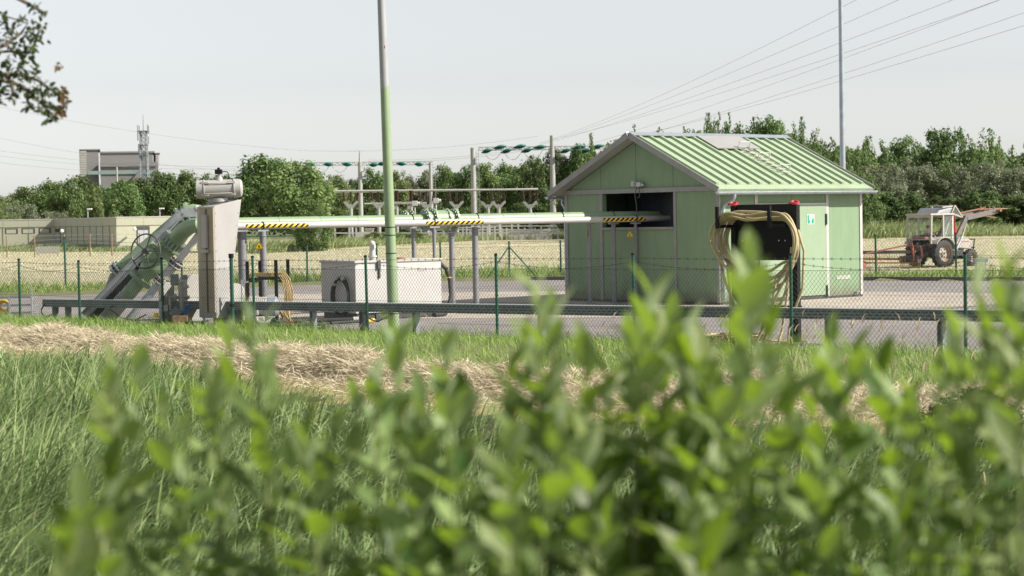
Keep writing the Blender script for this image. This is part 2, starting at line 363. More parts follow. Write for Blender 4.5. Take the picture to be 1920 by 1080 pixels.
# hay windrow line in front of the fence (also where the dry, freshly cut strip lies)
WR = [gz(x, y) for x, y in ((-700, 588), (-260, 616), (-40, 640), (130, 655), (300, 668), (480, 690), (640, 712), (800, 728), (950, 735), (1100, 745), (1300, 752), (1500, 758), (1750, 768), (2100, 778), (2700, 800))]
WX = np.array([p.x for p in WR]); WY = np.array([p.y for p in WR])
def wd(X, Y): return Y-np.interp(X, WX, WY)                   # behind (+) / in front of (-) the windrow
q = qf(cx, cy); k = cy-kerbY(cx); w = wd(cx, cy)
nz = RNG.normal(size=cx.shape)*.35
idx = np.zeros(cx.shape, int)
idx[(w+nz < 1.9) & (q < 0)] = 1
idx[(w+nz < -2.6) & (q < 0)] = 3
idx[(k > 2.6)] = 2
idx[cy > 330] = 4
g.data.polygons.foreach_set('material_index', idx.ravel().astype(np.int32)); tag(g, kind='structure')

def ground_sheet(name, near, far, xs_, z, mat):
    V = []; 
    for X in xs_: V += [(X, near(X), z), (X, far(X), z)]
    n = len(xs_); F_ = [(2*i, 2*i+2, 2*i+3, 2*i+1) for i in range(n-1)]
    return tag(np_obj(name, V, F_, mat), kind='structure')
XS = np.arange(-34, 34.1, 1.)
ground_sheet('yard', lambda X: fenceY(X)+.18+.08*math.sin(X*1.7), lambda X: kerbY(X)-.01, XS[np.array([fenceY(X) < kerbY(X)-1 for X in XS])], 0, 'asphalt')
ap = [gz(x, y) for x, y in ((330, 586), (560, 597), (1000, 597), (1400, 592), (1640, 581), (1830, 574), (1960, 562), (1960, 552), (1640, 547), (1060, 546), (760, 549), (520, 552), (330, 565))]
m_ = MB(); m_.add([(p.x, p.y, .004) for p in ap], [tuple(range(len(ap)))])
tag(m_.build('concrete_apron', 'apron', smooth=False), kind='structure')
kb = MB(); kx = np.linspace(KX[4]-1, 34, 30)
for a, b in zip(kx[:-1], kx[1:]): kb.bar((a, kerbY(a)+.07, .05), (b, kerbY(b)+.07, .05), .14, .14)
tag(kb.build('kerb', 'dark_metal' if False else M('kerb_stone', (.1, .095, .09), .9, 0, .2, 4), smooth=False), kind='structure')

# ------------------------------------------------------------------ grass, reeds, hay (nobody could count these)
def scatter(n, x0, x1, y0, y1):
    """points inside the camera's wedge (a little wider), uniform over the area"""
    Y = np.sqrt(RNG.random(n)*(y1**2-y0**2)+y0**2); X = (RNG.random(n)*(x1-x0)+x0)*Y
    return X, Y
def veg_noise(X, Y, s):
    return .5+.25*(np.sin(X*s*1.3+1.7*np.sin(Y*s*.9))+np.sin(Y*s*1.7+2.1*np.sin(X*s*.7+1)))
# green verge before the fence
X, Y = scatter(355000, -.41, .41, 24, 60); q = qf(X, Y); w = wd(X, Y)
keep = (q < .22) & (w > 1.0+RNG.normal(size=len(X))*.45) & (RNG.random(len(X)) < .42+.6*veg_noise(X, Y, 1.3)); X, Y, q = X[keep], Y[keep], q[keep]
n = len(X); P = np.stack([X, Y, ground_z(X, Y)], 1)
h = (.10+.17*RNG.random(n)**1.5)*(.65+.7*veg_noise(X, Y, .8))*np.where(q > -.4, 1.25, 1)
V1 = blades(P, h, .007+.007*RNG.random(n), RNG.random(n)*6.3, .3+.8*RNG.random(n), RNG.normal(size=n)*1.3+2.6, 2)
print('verge', n)
tag(np_obj('grass', *V1, 'grass'), kind='stuff')
# straw stubble and loose hay on the cut strip
X, Y = scatter(205000, -.41, .41, 17, 60); w = wd(X, Y)
keep = (w < 2.6) & (w > -5.5) & (RNG.random(len(X)) < np.clip((w+6.5)/4, .1, 1)) & (qf(X, Y) < -.8); X, Y = X[keep], Y[keep]; n = len(X)
P = np.stack([X, Y, ground_z(X, Y)], 1)
tag(np_obj('stubble', *blades(P, .04+.08*RNG.random(n), .006+.005*RNG.random(n), RNG.random(n)*6.3, 1.2*RNG.random(n), RNG.random(n)*6.3, 1), 'stubble'), kind='stuff')
# the windrow: a lumpy ridge of raked hay built of strands
def wr_h(X, d):
    H = .27+.06*np.sin(X*.9+.6)*np.sin(X*.37)+.05*np.sin(X*2.3+1)+.04*np.sin(X*5.1)
    H = H*np.where(X > 0, .45+.4*np.sin(X*1.7)**2, 1)
    W = 1.15+.2*np.sin(X*1.3)
    return np.clip(H, .1, .7)*np.clip(1-(np.abs(d)/W)**2.2, 0, 1)+.02*np.sin(X*9)*np.sin(d*11)
rx = np.linspace(WX[0], WX[-1], 420); rd = np.linspace(-1.5, 1.5, 15)
RX, RD = np.meshgrid(rx, rd, indexing='ij'); RY = np.interp(RX, WX, WY)+RD
RZ = ground_z(RX, RY)+wr_h(RX, RD)*.9-.09+RNG.normal(size=RX.shape)*.02
ii = (np.arange(419)[:, None]*15+np.arange(14)[None]).ravel()
hayV = [(np.stack([RX, RY, RZ], 2).reshape(-1, 3), np.stack([ii, ii+15, ii+16, ii+1], 1))]
n = 250000; X = RNG.random(n)*(WX[-1]-WX[0])+WX[0]; d = RNG.normal(size=n)*.8-.1; Y = np.interp(X, WX, WY)+d
P = np.stack([X, Y, ground_z(X, Y)+np.maximum(wr_h(X, d)-.06, 0)+.05*RNG.random(n)], 1)
L = .07+.2*RNG.random(n); az = RNG.normal(size=n)*.9+.3+math.pi*(RNG.random(n) < .5); el = RNG.normal(size=n)*.35+.1
D3 = np.stack([np.cos(az)*np.cos(el), np.sin(az)*np.cos(el), np.sin(el)], 1)*L[:, None]
S3 = np.cross(D3, RNG.normal(size=(n, 3))); S3 *= (.0022+.0024*RNG.random(n))[:, None]/np.linalg.norm(S3, axis=1, keepdims=True)
mid = P+D3*.5+np.array([0, 0, 1])*(L*.12*RNG.random(n))[:, None]
hv = np.stack([P-S3, P+S3, mid-S3, mid+S3, P+D3-S3*.5, P+D3+S3*.5], 1).reshape(-1, 3); b = (np.arange(n)*6)[:, None]
hf = np.concatenate([b+np.array([[0, 1, 3, 2]]), b+np.array([[2, 3, 5, 4]])], 0)
hayV.append((hv, hf))
tag(np_obj('hay', *merge(*hayV), 'hay'), kind='stuff')
# reeds and rank grass between the windrow and the shrubs
X, Y = scatter(82000, -.42, .42, 7.5, 31); w = wd(X, Y)
dens = np.clip((-w-1.6)/4, 0, 1)*np.where(X/Y < -.02, 1, .75); keep = RNG.random(len(X)) < dens; X, Y = X[keep], Y[keep]; w = w[keep]; n = len(X)
P = np.stack([X, Y, ground_z(X, Y)], 1); vn = veg_noise(X, Y, .7)
h = (.4+.62*RNG.random(n))*(.5+.85*vn)*np.clip((-w-1.2)/5.5, .13, 1.0)
ws = .009+.026*RNG.random(n)**1.4
V1 = blades(P, h, ws, RNG.random(n)*6.3, .2+1.15*RNG.random(n)**1.1, .5+1.5*np.sin(X*.8+2*np.sin(Y*.5))*.5+RNG.normal(size=n)*.8, 4)
print('reed', n)
tag(np_obj('reeds', *V1, 'reed'), kind='stuff')
# fine yellow-green undergrowth among the reeds
X, Y = scatter(122000, -.42, .42, 8, 31); w = wd(X, Y); keep = (w < np.where(X > -1.5, .9*np.sin(X*2.1)+.2, -.8)) & (RNG.random(len(X)) < np.clip((-w+.8)/3.5, .06, .8)); X, Y = X[keep], Y[keep]; n = len(X)
P = np.stack([X, Y, ground_z(X, Y)], 1)
tag(np_obj('undergrowth', *blades(P, (.2+.35*RNG.random(n))*(.5+.8*veg_noise(X, Y, 1.1))*np.clip((-wd(X, Y)-1)/5, .2, 1), .004+.006*RNG.random(n), RNG.random(n)*6.3, .3+1.1*RNG.random(n), RNG.normal(size=n)*1.1+.3, 3), 'reed_far'), kind='stuff')
# pale seed heads
X, Y = scatter(620, -.3, .3, 14, 31); w = wd(X, Y); keep = (qf(X, Y) < -.5) & (RNG.random(len(X)) < np.where(X > 1.2, .9, .18)); X, Y = X[keep], Y[keep]; n = len(X)
P = np.stack([X, Y, ground_z(X, Y)], 1); hh = .45+.4*RNG.random(n); ld = RNG.normal(size=n)*.8+.3
s1 = blades(P, hh, np.full(n, .005), RNG.random(n)*6.3, np.full(n, .5), ld, 3)
tip = P+np.stack([np.cos(ld)*.5*hh, np.sin(ld)*.5*hh, hh*.825], 1)
hd = [blades(tip-np.array([0, 0, .03]), np.full(n, .14), np.full(n, .022), RNG.random(n)*6.3, np.full(n, .6), ld, 3) for _ in range(3)]
tag(np_obj('seed_heads', *merge(s1, *hd), 'seed'), kind='stuff')
# grass band behind the kerb, stubble of the mown field, reed band at its far side
X, Y = scatter(120000, -.30, .30, 55, 90); k = Y-kerbY(X)
keep = (k > .2) & (k < 4.5+RNG.normal(size=len(X))) & (RNG.random(len(X)) < .3+.9*veg_noise(X, Y, .5)); X, Y = X[keep], Y[keep]; n = len(X)
P = np.stack([X, Y, ground_z(X, Y)], 1)
tag(np_obj('far_verge_grass', *blades(P, (.15+.3*RNG.random(n)**2)*(.5+veg_noise(X, Y, .4)), .02+.02*RNG.random(n), RNG.random(n)*6.3, .3+.8*RNG.random(n), RNG.random(n)*6.3, 2), 'grass'), kind='stuff')
X, Y = scatter(130000, -.30, .30, 66, 240); k = Y-kerbY(X); keep = (k > 4) & (RNG.random(len(X)) < np.clip(90/Y, 0, 1)*(.3+.9*(np.sin(Y*.9+X*.25)*.5+.5))); X, Y = X[keep], Y[keep]; n = len(X)
P = np.stack([X, Y, ground_z(X, Y)], 1)
tag(np_obj('field_straw', *blades(P, (.05+.14*RNG.random(n)), (.03+.04*RNG.random(n))*Y/100, RNG.random(n)*6.3, 1.5*RNG.random(n), RNG.random(n)*6.3, 1), 'hay'), kind='stuff')
FARX = [0, 230, 380, 480, 690, 900, 1050, 1620, 1750, 1920]; FARY = [472, 472, 460, 476, 462, 451, 448, 448, 444, 442]
def far_edge(u):                        # depth of the far side of the field along the ray with slope u
    px = 960+u*FPX; py = np.interp(px, FARX, FARY); hz = 408-.01746*(px-960)
    return (HC-FIELD_Z)*FPX/(py-hz)
n = 60000; u = RNG.random(n)*.62-.31; Y = far_edge(u)+RNG.random(n)**1.5*32-2+RNG.normal(size=n)*1.5; X = u*Y
P = np.stack([X, Y, np.full(n, FIELD_Z)], 1); vn = veg_noise(X, Y, .13)
tall = np.where(u > .17, 1.55, np.where(np.abs(u+.19) < .045, .95, 1.0))
tag(np_obj('far_reeds', *blades(P, (.5+.9*RNG.random(n))*(.45+.9*vn)*tall, .06+.09*RNG.random(n), RNG.random(n)*6.3, .3+.7*RNG.random(n), RNG.normal(size=n)*.8+.4, 2), 'reed_far'), kind='stuff')

# ------------------------------------------------------------------ near chain-link fence
FP = [(x, D) for x, D in ((-80, 0), (35, 0), (147, 0), (304, 0), (475, 0), (687, 0), (930, 0), (1188, 0), (1482, 0), (1809, 0), (2185, 0), (2620, 0))]
TOPY = [488, 487, 490, 485, 482, 481, 478, 477, 478, 475, 476, 478]
posts = []
for (px, _), ty in zip(FP, TOPY):
    u = (px-960)/FPX; D = 35.67/(1+.896*u); p = at(px, ty, D); posts.append((p.x, p.y, p.z))
def chain_fence(name, label, group, posts, mesh_top, barb, cell=(.075, .09), pr=.028, wr=.0027, brace=(), skipmesh=(), gz0=None):
    p0 = Vector((posts[0][0], posts[0][1], 0)); root = thing(name, label, 'fence', p0, 0, group)
    bs = [Vector((x, y, float(ground_z(x, y)))) for x, y, z in posts]; tp = [Vector(p) for p in posts]
    for i, (b, t) in enumerate(zip(bs, tp)):
        t2 = t+Vector((random.uniform(-.02, .02), random.uniform(-.02, .02), 0))
        m = MB(); m.cyl(b-Vector((0, 0, .3)), t2, pr, n=10)
        po = m.build('post', 'post_green', root, True)
        MB().lathe(t2, t2+Vector((0, 0, .035)), [(0, pr*1.15), (.7, pr*1.1), (1, pr*.5)], 10).build('cap', 'dark_metal', po) if False else None
        c = MB().lathe(t2-p0-Vector((0, 0, .01)), t2-p0+Vector((0, 0, .03)), [(0, pr*1.18), (.7, pr*1.12), (1, pr*.5)], 10).build('post_cap', 'black', po)
        for dd in brace:
            if dd[0] == i: MB().cyl(t-Vector((0, 0, .15)), b+Vector(dd[1]), pr*.75, n=8).build('brace', 'post_green', root, True)
    m = MB(); V, Fc = [], []
    def wire(a, b, r):
        d = (b-a).normalized(); s1 = d.orthogonal().normalized()*r; s2 = d.cross(s1)
        o = len(V)
        for c in (a, b):
            for k in range(3):
                an = 2.094*k; V.append(tuple(c-p0+s1*math.cos(an)+s2*math.sin(an)))
        Fc.extend([(o+k, o+(k+1) % 3, o+3+(k+1) % 3, o+3+k) for k in range(3)])
    for i in range(len(bs)-1):
        if i in skipmesh: continue
        A, B = bs[i], bs[i+1]; Ls = (Vector((B.x-A.x, B.y-A.y, 0))).length
        zt = [tp[i].z-mesh_top, tp[i+1].z-mesh_top]
        def pt(s, h): f = s/Ls; z0 = A.z+(B.z-A.z)*f+.03; z1 = zt[0]+(zt[1]-zt[0])*f; return Vector((A.x+(B.x-A.x)*f, A.y+(B.y-A.y)*f, z0+(z1-z0)*h))
        H = zt[0]-A.z; sh = H/cell[1]*cell[0]
        for k in range(int(-sh/cell[0])-1, int(Ls/cell[0])+1):
            for sgn in (0, 1):
                s0 = k*cell[0]; s1_ = s0+sh; h0, h1 = 0., 1.
                if s1_ <= 0 or s0 >= Ls: continue
                if s0 < 0: h0 = -s0/sh; s0 = 0
                if s1_ > Ls: h1 = (Ls-(k*cell[0]))/sh; s1_ = Ls
                if sgn: wire(pt(s0, 1-h0), pt(s1_, 1-h1), wr)
                else: wire(pt(s0, h0), pt(s1_, h1), wr)
        for h in (0, .5, 1.): wire(pt(0, h), pt(Ls, h), wr*1.25)
    np_obj('wire_mesh', V, Fc, 'wire_green', root)
    if barb:
        m = MB()
        for i in range(len(bs)-1):
            if i in skipmesh: continue
            for dz, sag in barb:
                a, b = tp[i]-Vector((0, 0, dz)), tp[i+1]-Vector((0, 0, dz)); pts = [a.lerp(b, t)-Vector((0, 0, sag*4*t*(1-t))) for t in np.linspace(0, 1, 9)]
                m.tube(pts, wr*1.1, 4, cap=False)
                for t in np.arange(.03, 1, .055):
                    c = a.lerp(b, t)-Vector((0, 0, sag*4*t*(1-t)))
                    m.bar(c-Vector((.012, .01, .022)), c+Vector((.012, .01, .022)), .004, .004); m.bar(c-Vector((-.012, .01, .022)), c+Vector((-.012, .01, .022)), .004, .004)
        m.build('barbed_wire', 'wire_green', root, True, smooth=False)
    return root
chain_fence('chain_link_fence', 'green chain link fence with barbed wire, standing in the grass in front of the yard', None, posts, .25, [(.06, .012), (.12, .12)])
fps = []
for px, ty, D in ((-60, 470, 66), (121, 446, 66.5), (340, 458, 67), (575, 459, 69), (706, 458, 70.5), (826, 456, 71.5), (954, 454, 70.5), (1051, 452, 70.5), (1230, 446, 68), (1440, 443, 66.5), (1642, 441, 65.5), (1792, 438, 65), (1990, 436, 64)):
    p = at(px, ty, D); fps.append((p.x, p.y, p.z))
chain_fence('chain_link_fence', 'green chain link fence on the grass edge between the far kerb and the mown field', None, fps, .16, [(.05, .0)], (.11, .13), .034, .0034,
            brace=((6, (-.75, -.5, 0)), (6, (.95, -.4, 0))))

# ------------------------------------------------------------------ perforated cable tray along the fence
def rail_pt(px, y):
    u = (px-960)/FPX; D = 36.4/(1+.896*u); return at(px, y, D)
A = rail_pt(80, 563); B = rail_pt(1990, 586.5); dv = B-A; Lr = dv.length
tray = thing('cable_tray', 'long grey perforated steel cable tray on short legs behind the near fence', 'cable tray', A, math.atan2(dv.y, dv.x))
tray.rotation_euler.y = -math.asin(dv.z/Lr)
m = MB(); m.box((0, -.012, -.15), (Lr, 0, 0)); m.box((0, 0, -.004), (Lr, .2, .012)); m.box((0, .2, -.15), (Lr, .212, 0)); m.build('channel', 'perf', tray, smooth=False)
MB().box((0, -.02, .0135), (Lr, .21, .026)).build('cover', 'galv', tray, smooth=False)
def tray_x(px): p = rail_pt(px, 570); return (Vector((p.x, p.y, 0))-Vector((A.x, A.y, 0))).length
for px, wd_ in ((98, .09), (122, .09), (300, .1), (440, .1), (581, .09), (676, .16), (774, .1), (1010, .1), (1250, .1), (1395, .1), (1549, .1), (1760, .1)):
    x = tray_x(px); zz = -(A.z+dv.z*x/Lr)-.05
    m = MB(); m.box((x-wd_/2, .02, zz), (x-wd_/2+.02, .14, -.15)); m.box((x-wd_/2+.02, .07, zz), (x+wd_/2-.02, .09, -.15)); m.box((x+wd_/2-.02, .02, zz), (x+wd_/2, .14, -.15))
    m.build('leg', 'galv_dark', tray, smooth=False)
blue = MB(); p = rail_pt(1240, 574)
blue.tube([p+Vector((-.1, -.03, -.4)), p+Vector((-.09, -.03, -.05)), p+Vector((-.03, -.02, .04)), p+Vector((.05, .0, .03)), p+Vector((.13, -.03, .01)), p+Vector((.17, -.04, -.2)), p+Vector((.16, -.04, -.5)), p+Vector((.2, -.1, -.62))], .006, 6)
tag(blue.build('cord', 'blue', loc=p), 'thin blue cord looped over the grey cable tray near the green house', 'cord')
# ------------------------------------------------------------------ green equipment house
TH = R(41); HN = gz(1350, 572)
hu = Vector((math.cos(TH), math.sin(TH), 0)); hv_ = Vector((-math.sin(TH), math.cos(TH), 0))
def on_plane(px, py, n, p0):
    d = ray(px, py); o = Vector((0, 0, HC)); t = (p0-o).dot(n)/d.dot(n); return o+d*t
def gab(px, py): p = on_plane(px, py, hu, HN)-HN; return p.dot(hv_), p.z      # on the gable wall: (local y, z)
def eav(px, py): p = on_plane(px, py, hv_, HN)-HN; return p.dot(hu), p.z      # on the eave wall: (local x, z)
HB = gab(1063, 500)[0]; HA = eav(1615.5, 500)[0]
EZ = 2.84; APEX = 4.12; OVY = .27; OVX0 = .33; OVX1 = .15
house = thing('equipment_house', 'light green metal clad house with pitched ribbed roof, the pipes entering its gable', 'house', HN, TH)
mid = HB/2
def roof_z(y): return APEX-(APEX-EZ)*abs(y-mid)/(mid)          # underside line over the walls
WT = .12
wy = [gab(x, 400)[0] for x in (1264.5, 1131)]; wz = [gab(1196, 426)[1], gab(1196, 361)[1]]
# walls
m = MB()
m.box((0, 0, .06), (WT, wy[0], EZ-.02)); m.box((0, wy[1], .06), (WT, HB, EZ-.02)); m.box((0, wy[0], .06), (WT, wy[1], wz[0]))
m.prism([(0, 0, EZ-.02), (0, HB, EZ-.02), (0, mid, APEX-.02)], (WT, 0, 0))
m.build('gable_wall', 'wall', house, smooth=False)
m = MB(); m.box((WT+.002, 0, .06), (HA, WT, EZ-.02)); m.build('front_wall', 'wall', house, smooth=False)
m = MB(); m.box((WT+.002, HB-WT, .06), (HA, HB, EZ-.02)); m.box((HA-WT, WT+.002, .06), (HA, HB-WT-.002, EZ-.02)); m.prism([(HA-WT, 0, EZ-.018), (HA-WT, HB, EZ-.018), (HA-WT, mid, APEX-.02)], (WT, 0, 0))
m.build('rear_wall', 'wall', house, smooth=False)
MB().box((-.02, -.02, -.02), (HA+.02, HB+.02, .055)).build('plinth', 'dark_metal', house, smooth=False)
# panel joints: thin dark gaps
m = MB()
for px, z0, z1 in ((1196, .06, wz[0]-.03), (1127.5, EZ+.06, 3.4), (1193.5, EZ+.06, 4.05), (1263, EZ+.06, 3.45)):
    y = gab(px, 400)[0]; m = MB(); m.box((-.0025, y-.006, z0), (0, y+.006, min(z1, roof_z(y)-.05))); m.build('panel_joint', 'dark_metal', house, smooth=False)
for px in (1380, 1485,):
    x = eav(px, 400)[0]; m = MB(); m.box((x-.005, -.0025, 2.3), (x+.005, 0, EZ-.05)); m.build('panel_joint', 'dark_metal', house, smooth=False)
# trims
def trim_g(y0, y1, z0, z1, t=.022): m.box((-t, y0, z0), (0, y1, z1))
m = MB()
for a, b in ((1060.5, 1066), (1126, 1131), (1264.5, 1269)):
    ya, yb = sorted((gab(a, 450)[0], gab(b, 450)[0])); trim_g(ya, yb, .05, EZ-.082)
y0 = gab(1348, 450)[0]; m.box((-.024, -.024, .05), (0, gab(1344.5, 450)[0], EZ-.082))
trim_g(-.03, HB+.02, EZ-.08, EZ+.03, .05)
ya, yb = wy[0], wy[1]; trim_g(ya, yb, wz[0]-.06, wz[0]-.002, .05)
m.build('gable_trim', 'batten', house, smooth=False)
m = MB()
def trim_e(a, b, z0=.06, z1=EZ-.03, t=.022):
    xa, xb = eav(a, 450)[0], eav(b, 450)[0]; m = MB(); m.box((xa, -t, z0), (xb, 0, z1)); m.build('front_trim', 'trim', house, smooth=False)
trim_e(1415.5, 1420.5, 2.3); trim_e(1548.5, 1553, .06); m = MB(); m.box((HA-.07, -.024, .06), (HA+.024, 0, EZ-.03)); m.build('front_trim', 'trim', house, smooth=False); m = MB(); m.box((0.002, -.024, .05), (.035, 0, EZ-.03))
m.build('front_trim', 'trim', house, smooth=False)
# door
dx0, dx1 = eav(1422, 450)[0], eav(1547.5, 450)[0]; dz1 = eav(1535, 384)[1]; dm = (dx0+dx1)/2-.1
MAT['door_green'] = M('door_green', (.25, .335, .22), .38, 0, .05, 2, dirt=(.2, .27, .18), dirt_amt=.25)
for a, b in ((dx0, dm-.012), (dm+.012, dx1)):
    d = MB().box((a, -.035, .10), (b, -.001, dz1)).build('door', 'door_green', house, smooth=False, bevel=.004)
    if b == dx1:
        for zc in (eav(1547, 411)[1], eav(1547, 545)[1]):
            MB().cyl((b-.01, -.05, zc-.14), (b-.01, -.05, zc+.14), .028, n=10).build('hinge', 'post_green', d)
        MB().cbox((a+.1, -.06, 1.1), (.05, .05, .16)).build('handle', 'dark_metal', d)
m = MB(); m.box((dx0-.05, -.045, dz1), (dx1+.002, -.003, dz1+.05)); m.build('door_frame', 'trim', house, smooth=False)
# plate and tap on the right panel
xa, za = eav(1568, 524); xb, zb = eav(1594, 516)
p_ = MB().box((xa, -.012, za), (xb, -.001, zb)).build('name_plate', 'offwhite', house, smooth=False)
m = MB()
for k in range(5):
    m.box((xa+.06+.065*k, -.0135, za+.05), (xa+.1+.065*k, -.0125, zb-.05))
m.build('lettering', 'rust_red', p_, smooth=False)
xt, zt = eav(1602, 548); m = MB(); m.cyl((xt, 0, zt), (xt, -.12, zt), .016, n=8); m.cyl((xt-.03, -.1, zt), (xt+.1, -.1, zt+.02), .014, n=8); m.cyl((xt-.02, -.1, zt), (xt-.03, -.1, zt-.07), .014, n=8); m.build('tap', 'galv_dark', house)
# dark opening with its rear screen
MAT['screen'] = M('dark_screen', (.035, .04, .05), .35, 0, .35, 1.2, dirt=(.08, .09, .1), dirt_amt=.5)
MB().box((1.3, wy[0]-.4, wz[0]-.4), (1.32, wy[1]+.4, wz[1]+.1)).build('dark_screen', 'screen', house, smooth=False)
# roof: two slopes with trapezoid ribs
slope = math.atan2(APEX-EZ, mid); rx0, rx1 = -OVX0, HA+OVX1; TR = .07
def rp(side, s, x, h):                  # point on a slope: s from the ridge along the slope, h above it
    sg = -1 if side == 0 else 1
    return Vector((x, mid+sg*(s*math.cos(slope)+h*math.sin(slope)), APEX+.02-s*math.sin(slope)+h*math.cos(slope)))
SL = (mid+OVY)/math.cos(slope)
MAT['roof'] = M('roof_green', (.305, .385, .25), .42, 0, .06, 2, dirt=(.23, .28, .18), dirt_amt=.4)
nrib = 15; pitch_ = (rx1-rx0)/nrib
for side in (0, 1):
    prof = [(rx0, 0)]
    for k in range(nrib):
        c = rx0+pitch_*(k+.5); prof += [(c-.060, 0), (c-.036, .058), (c+.036, .058), (c+.060, 0)]
    prof.append((rx1, 0))
    m = MB(); n = len(prof); s0, s1 = .05, SL-.02
    vs = [rp(side, s, x, TR+h) for s in (s0, s1-.22) for x, h in prof]
    m.add(vs, [((i, i+1, n+i+1, n+i) if side else (i+1, i, n+i, n+i+1)) for i in range(n-1)])
    o = len(m.v); 
    m.add([rp(side, s1-.22, x, TR+h) for x, h in prof]+[rp(side, s1-.22, x, TR) for x, h in prof], [((i, i+1, n+i+1, n+i) if side else (i+1, i, n+i, n+i+1)) for i in range(n-1)])
    m.add([rp(side, s, x, TR-.002) for s in (s1-.24, s1+.03) for x in (rx0, rx1)]+[rp(side, s, x, .0) for s in (s0, s1+.03) for x in (rx0, rx1)],
          [(0, 1, 3, 2), (2, 3, 7, 6), (4, 6, 7, 5)])
    m.build('roof', 'roof', house, smooth=False)
m = MB()
for side in (0, 1):                     # rake boards
    for x in (rx0-.03, rx1+.002):
        m = MB(); m.prism([rp(side, 0, x, -.015), rp(side, SL+.02, x, -.015), rp(side, SL+.02, x, TR+.06), rp(side, 0, x, TR+.06)], (.028, 0, 0)); m.build('rake_board', 'batten', house, smooth=False)
m = MB()
for side in (0, 1): m.prism([rp(side, -.01, rx0-.04, TR+.06), rp(side, .17, rx0-.04, TR+.06), rp(side, .17, rx0-.04, TR+.075), rp(side, -.01, rx0-.04, TR+.085)], (rx1-rx0+.08, 0, 0))
m.build('ridge_cap', 'zinc', house, smooth=False)
m = MB()                                # hatch sheet under the ridge
def roof_hit(px, py):
    n_ = hv_*(-math.sin(slope))+Vector((0, 0, math.cos(slope)))
    p0 = HN+hu*0+hv_*mid+Vector((0, 0, APEX+.02+TR/math.cos(slope))); p = on_plane(px, py, n_, p0)-HN
    return p.dot(hu), (mid-p.dot(hv_))/math.cos(slope)
hx0_, _ = roof_hit(1308, 262); hx1_, _ = roof_hit(1388, 263)
hx0_ = max(rx0+.3, hx0_)
m.prism([rp(0, .16, hx0_, TR+.062), rp(0, .95, hx0_, TR+.062), rp(0, .95, hx1_, TR+.062), rp(0, .16, hx1_, TR+.062)], rp(0, 0, 0, .025)-rp(0, 0, 0, 0))
m.build('roof_hatch', M('hatch_sheet', (.3, .295, .29), .5, .1, .06, 2), house, smooth=False)
m = MB()                                # lifting eyes on the ridge
for px in (1304, 1365, 1351):
    x, _ = roof_hit(px, 262); m.ring((x, mid, APEX+TR+.16), (0.3, 1, 0), .045, .012, 12, 5)
m.build('lifting_eye', 'dark_metal', house)
# stepped roof ladder
xa, sa = roof_hit(1383, 283); xb, sb = roof_hit(1484, 331)
lad = []
m = MB(); LX = .5*(xa+xb)
for t in (0, .42, .84):
    s = .95+t*1.75
    for dx in (-.2, .2):
        m.bar(rp(0, s, LX+dx, TR+.06), rp(0, s-.02, LX+dx, TR+.26), .018, .018)
    m.bar(rp(0, s-.02, LX-.2, TR+.26), rp(0, s-.02, LX+.2, TR+.26), .018, .018)
for k in range(9): s = .9+k*.2; m.bar(rp(0, s, LX-.19, TR+.1), rp(0, s, LX+.19, TR+.1), .035, .012)
for dx in (-.2, .2): m.bar(rp(0, .85, LX+dx, TR+.09), rp(0, 2.65, LX+dx, TR+.09), .014, .014)
m.build('roof_ladder', 'trim', house, smooth=False)
# soffit boards, gutters and downpipes
m = MB()
for side in (0, 1):
    sg = -1 if side == 0 else 1; e = rp(side, SL, 0, 0); gy, gz_ = e.y+sg*.055, e.z-.02
    pts = [(gy+.06*math.cos(a), gz_+.06*math.sin(a)) for a in np.linspace(math.pi, 2*math.pi, 9)]
    n = len(pts); x0, x1 = rx0-.06, rx1+.06
    vs = [(x, y, z) for x in (x0, x1) for y, z in pts]+[(x, y+(.006 if False else 0), z+.004) for x in (x0, x1) for y, z in pts]
    m.add([(x, y, z) for x in (x0, x1) for y, z in pts], [(i, i+1, n+i+1, n+i) for i in range(n-1)]+[tuple(range(n)), tuple(range(2*n-1, n-1, -1))])
    for x in np.linspace(x0+.3, x1-.3, 6): m.bar((x, gy-.066, gz_-.01), (x, gy-.066, gz_+.01), .03, .12, (0, 0, 1)) if False else m.ring((x, gy, gz_), (1, 0, 0), .063, .004, 16, 4)
    for y_ in (gy-.06, gy+.06): m.cyl((x0, y_, gz_), (x1, y_, gz_), .008, n=6)
m.build('gutter', 'zinc', house)
e0 = rp(0, SL, 0, 0)
dpx = .02
for side in (0, 1):
    e = rp(side, SL, 0, 0); sg = -1 if side == 0 else 1; yw = (-.075 if side == 0 else HB+.075); xx = .085 if side == 0 else .05
    m = MB(); x_t = xx+.13
    m.tube([(x_t, e.y+sg*.05, e.z-.05), (x_t, e.y+sg*.05, e.z-.13), (x_t-.02, e.y+sg*.03, e.z-.2), (xx+.02, yw-sg*.04+sg*.04, e.z-.34), (xx, yw, e.z-.42), (xx, yw, 1.5), (xx, yw, .1)], .045, 12)
    for z in (2.2, 1.25, .4): m.ring((xx, yw, z), (0, 0, 1), .05, .008, 16, 5)
    m.build('downpipe', 'zinc', house)
m = MB()
for side in (0, 1):
    sg = -1 if side == 0 else 1
    m.prism([rp(side, .05, rx0, -.004), rp(side, SL-.03, rx0, -.004), rp(side, SL-.03, rx1, -.004), rp(side, .05, rx1, -.004)], rp(0, 0, 0, -.015)-rp(0, 0, 0, 0))
m.build('soffit', M('soffit_sheet', (.36, .36, .33), .6, 0, .08, 2), house, smooth=False)
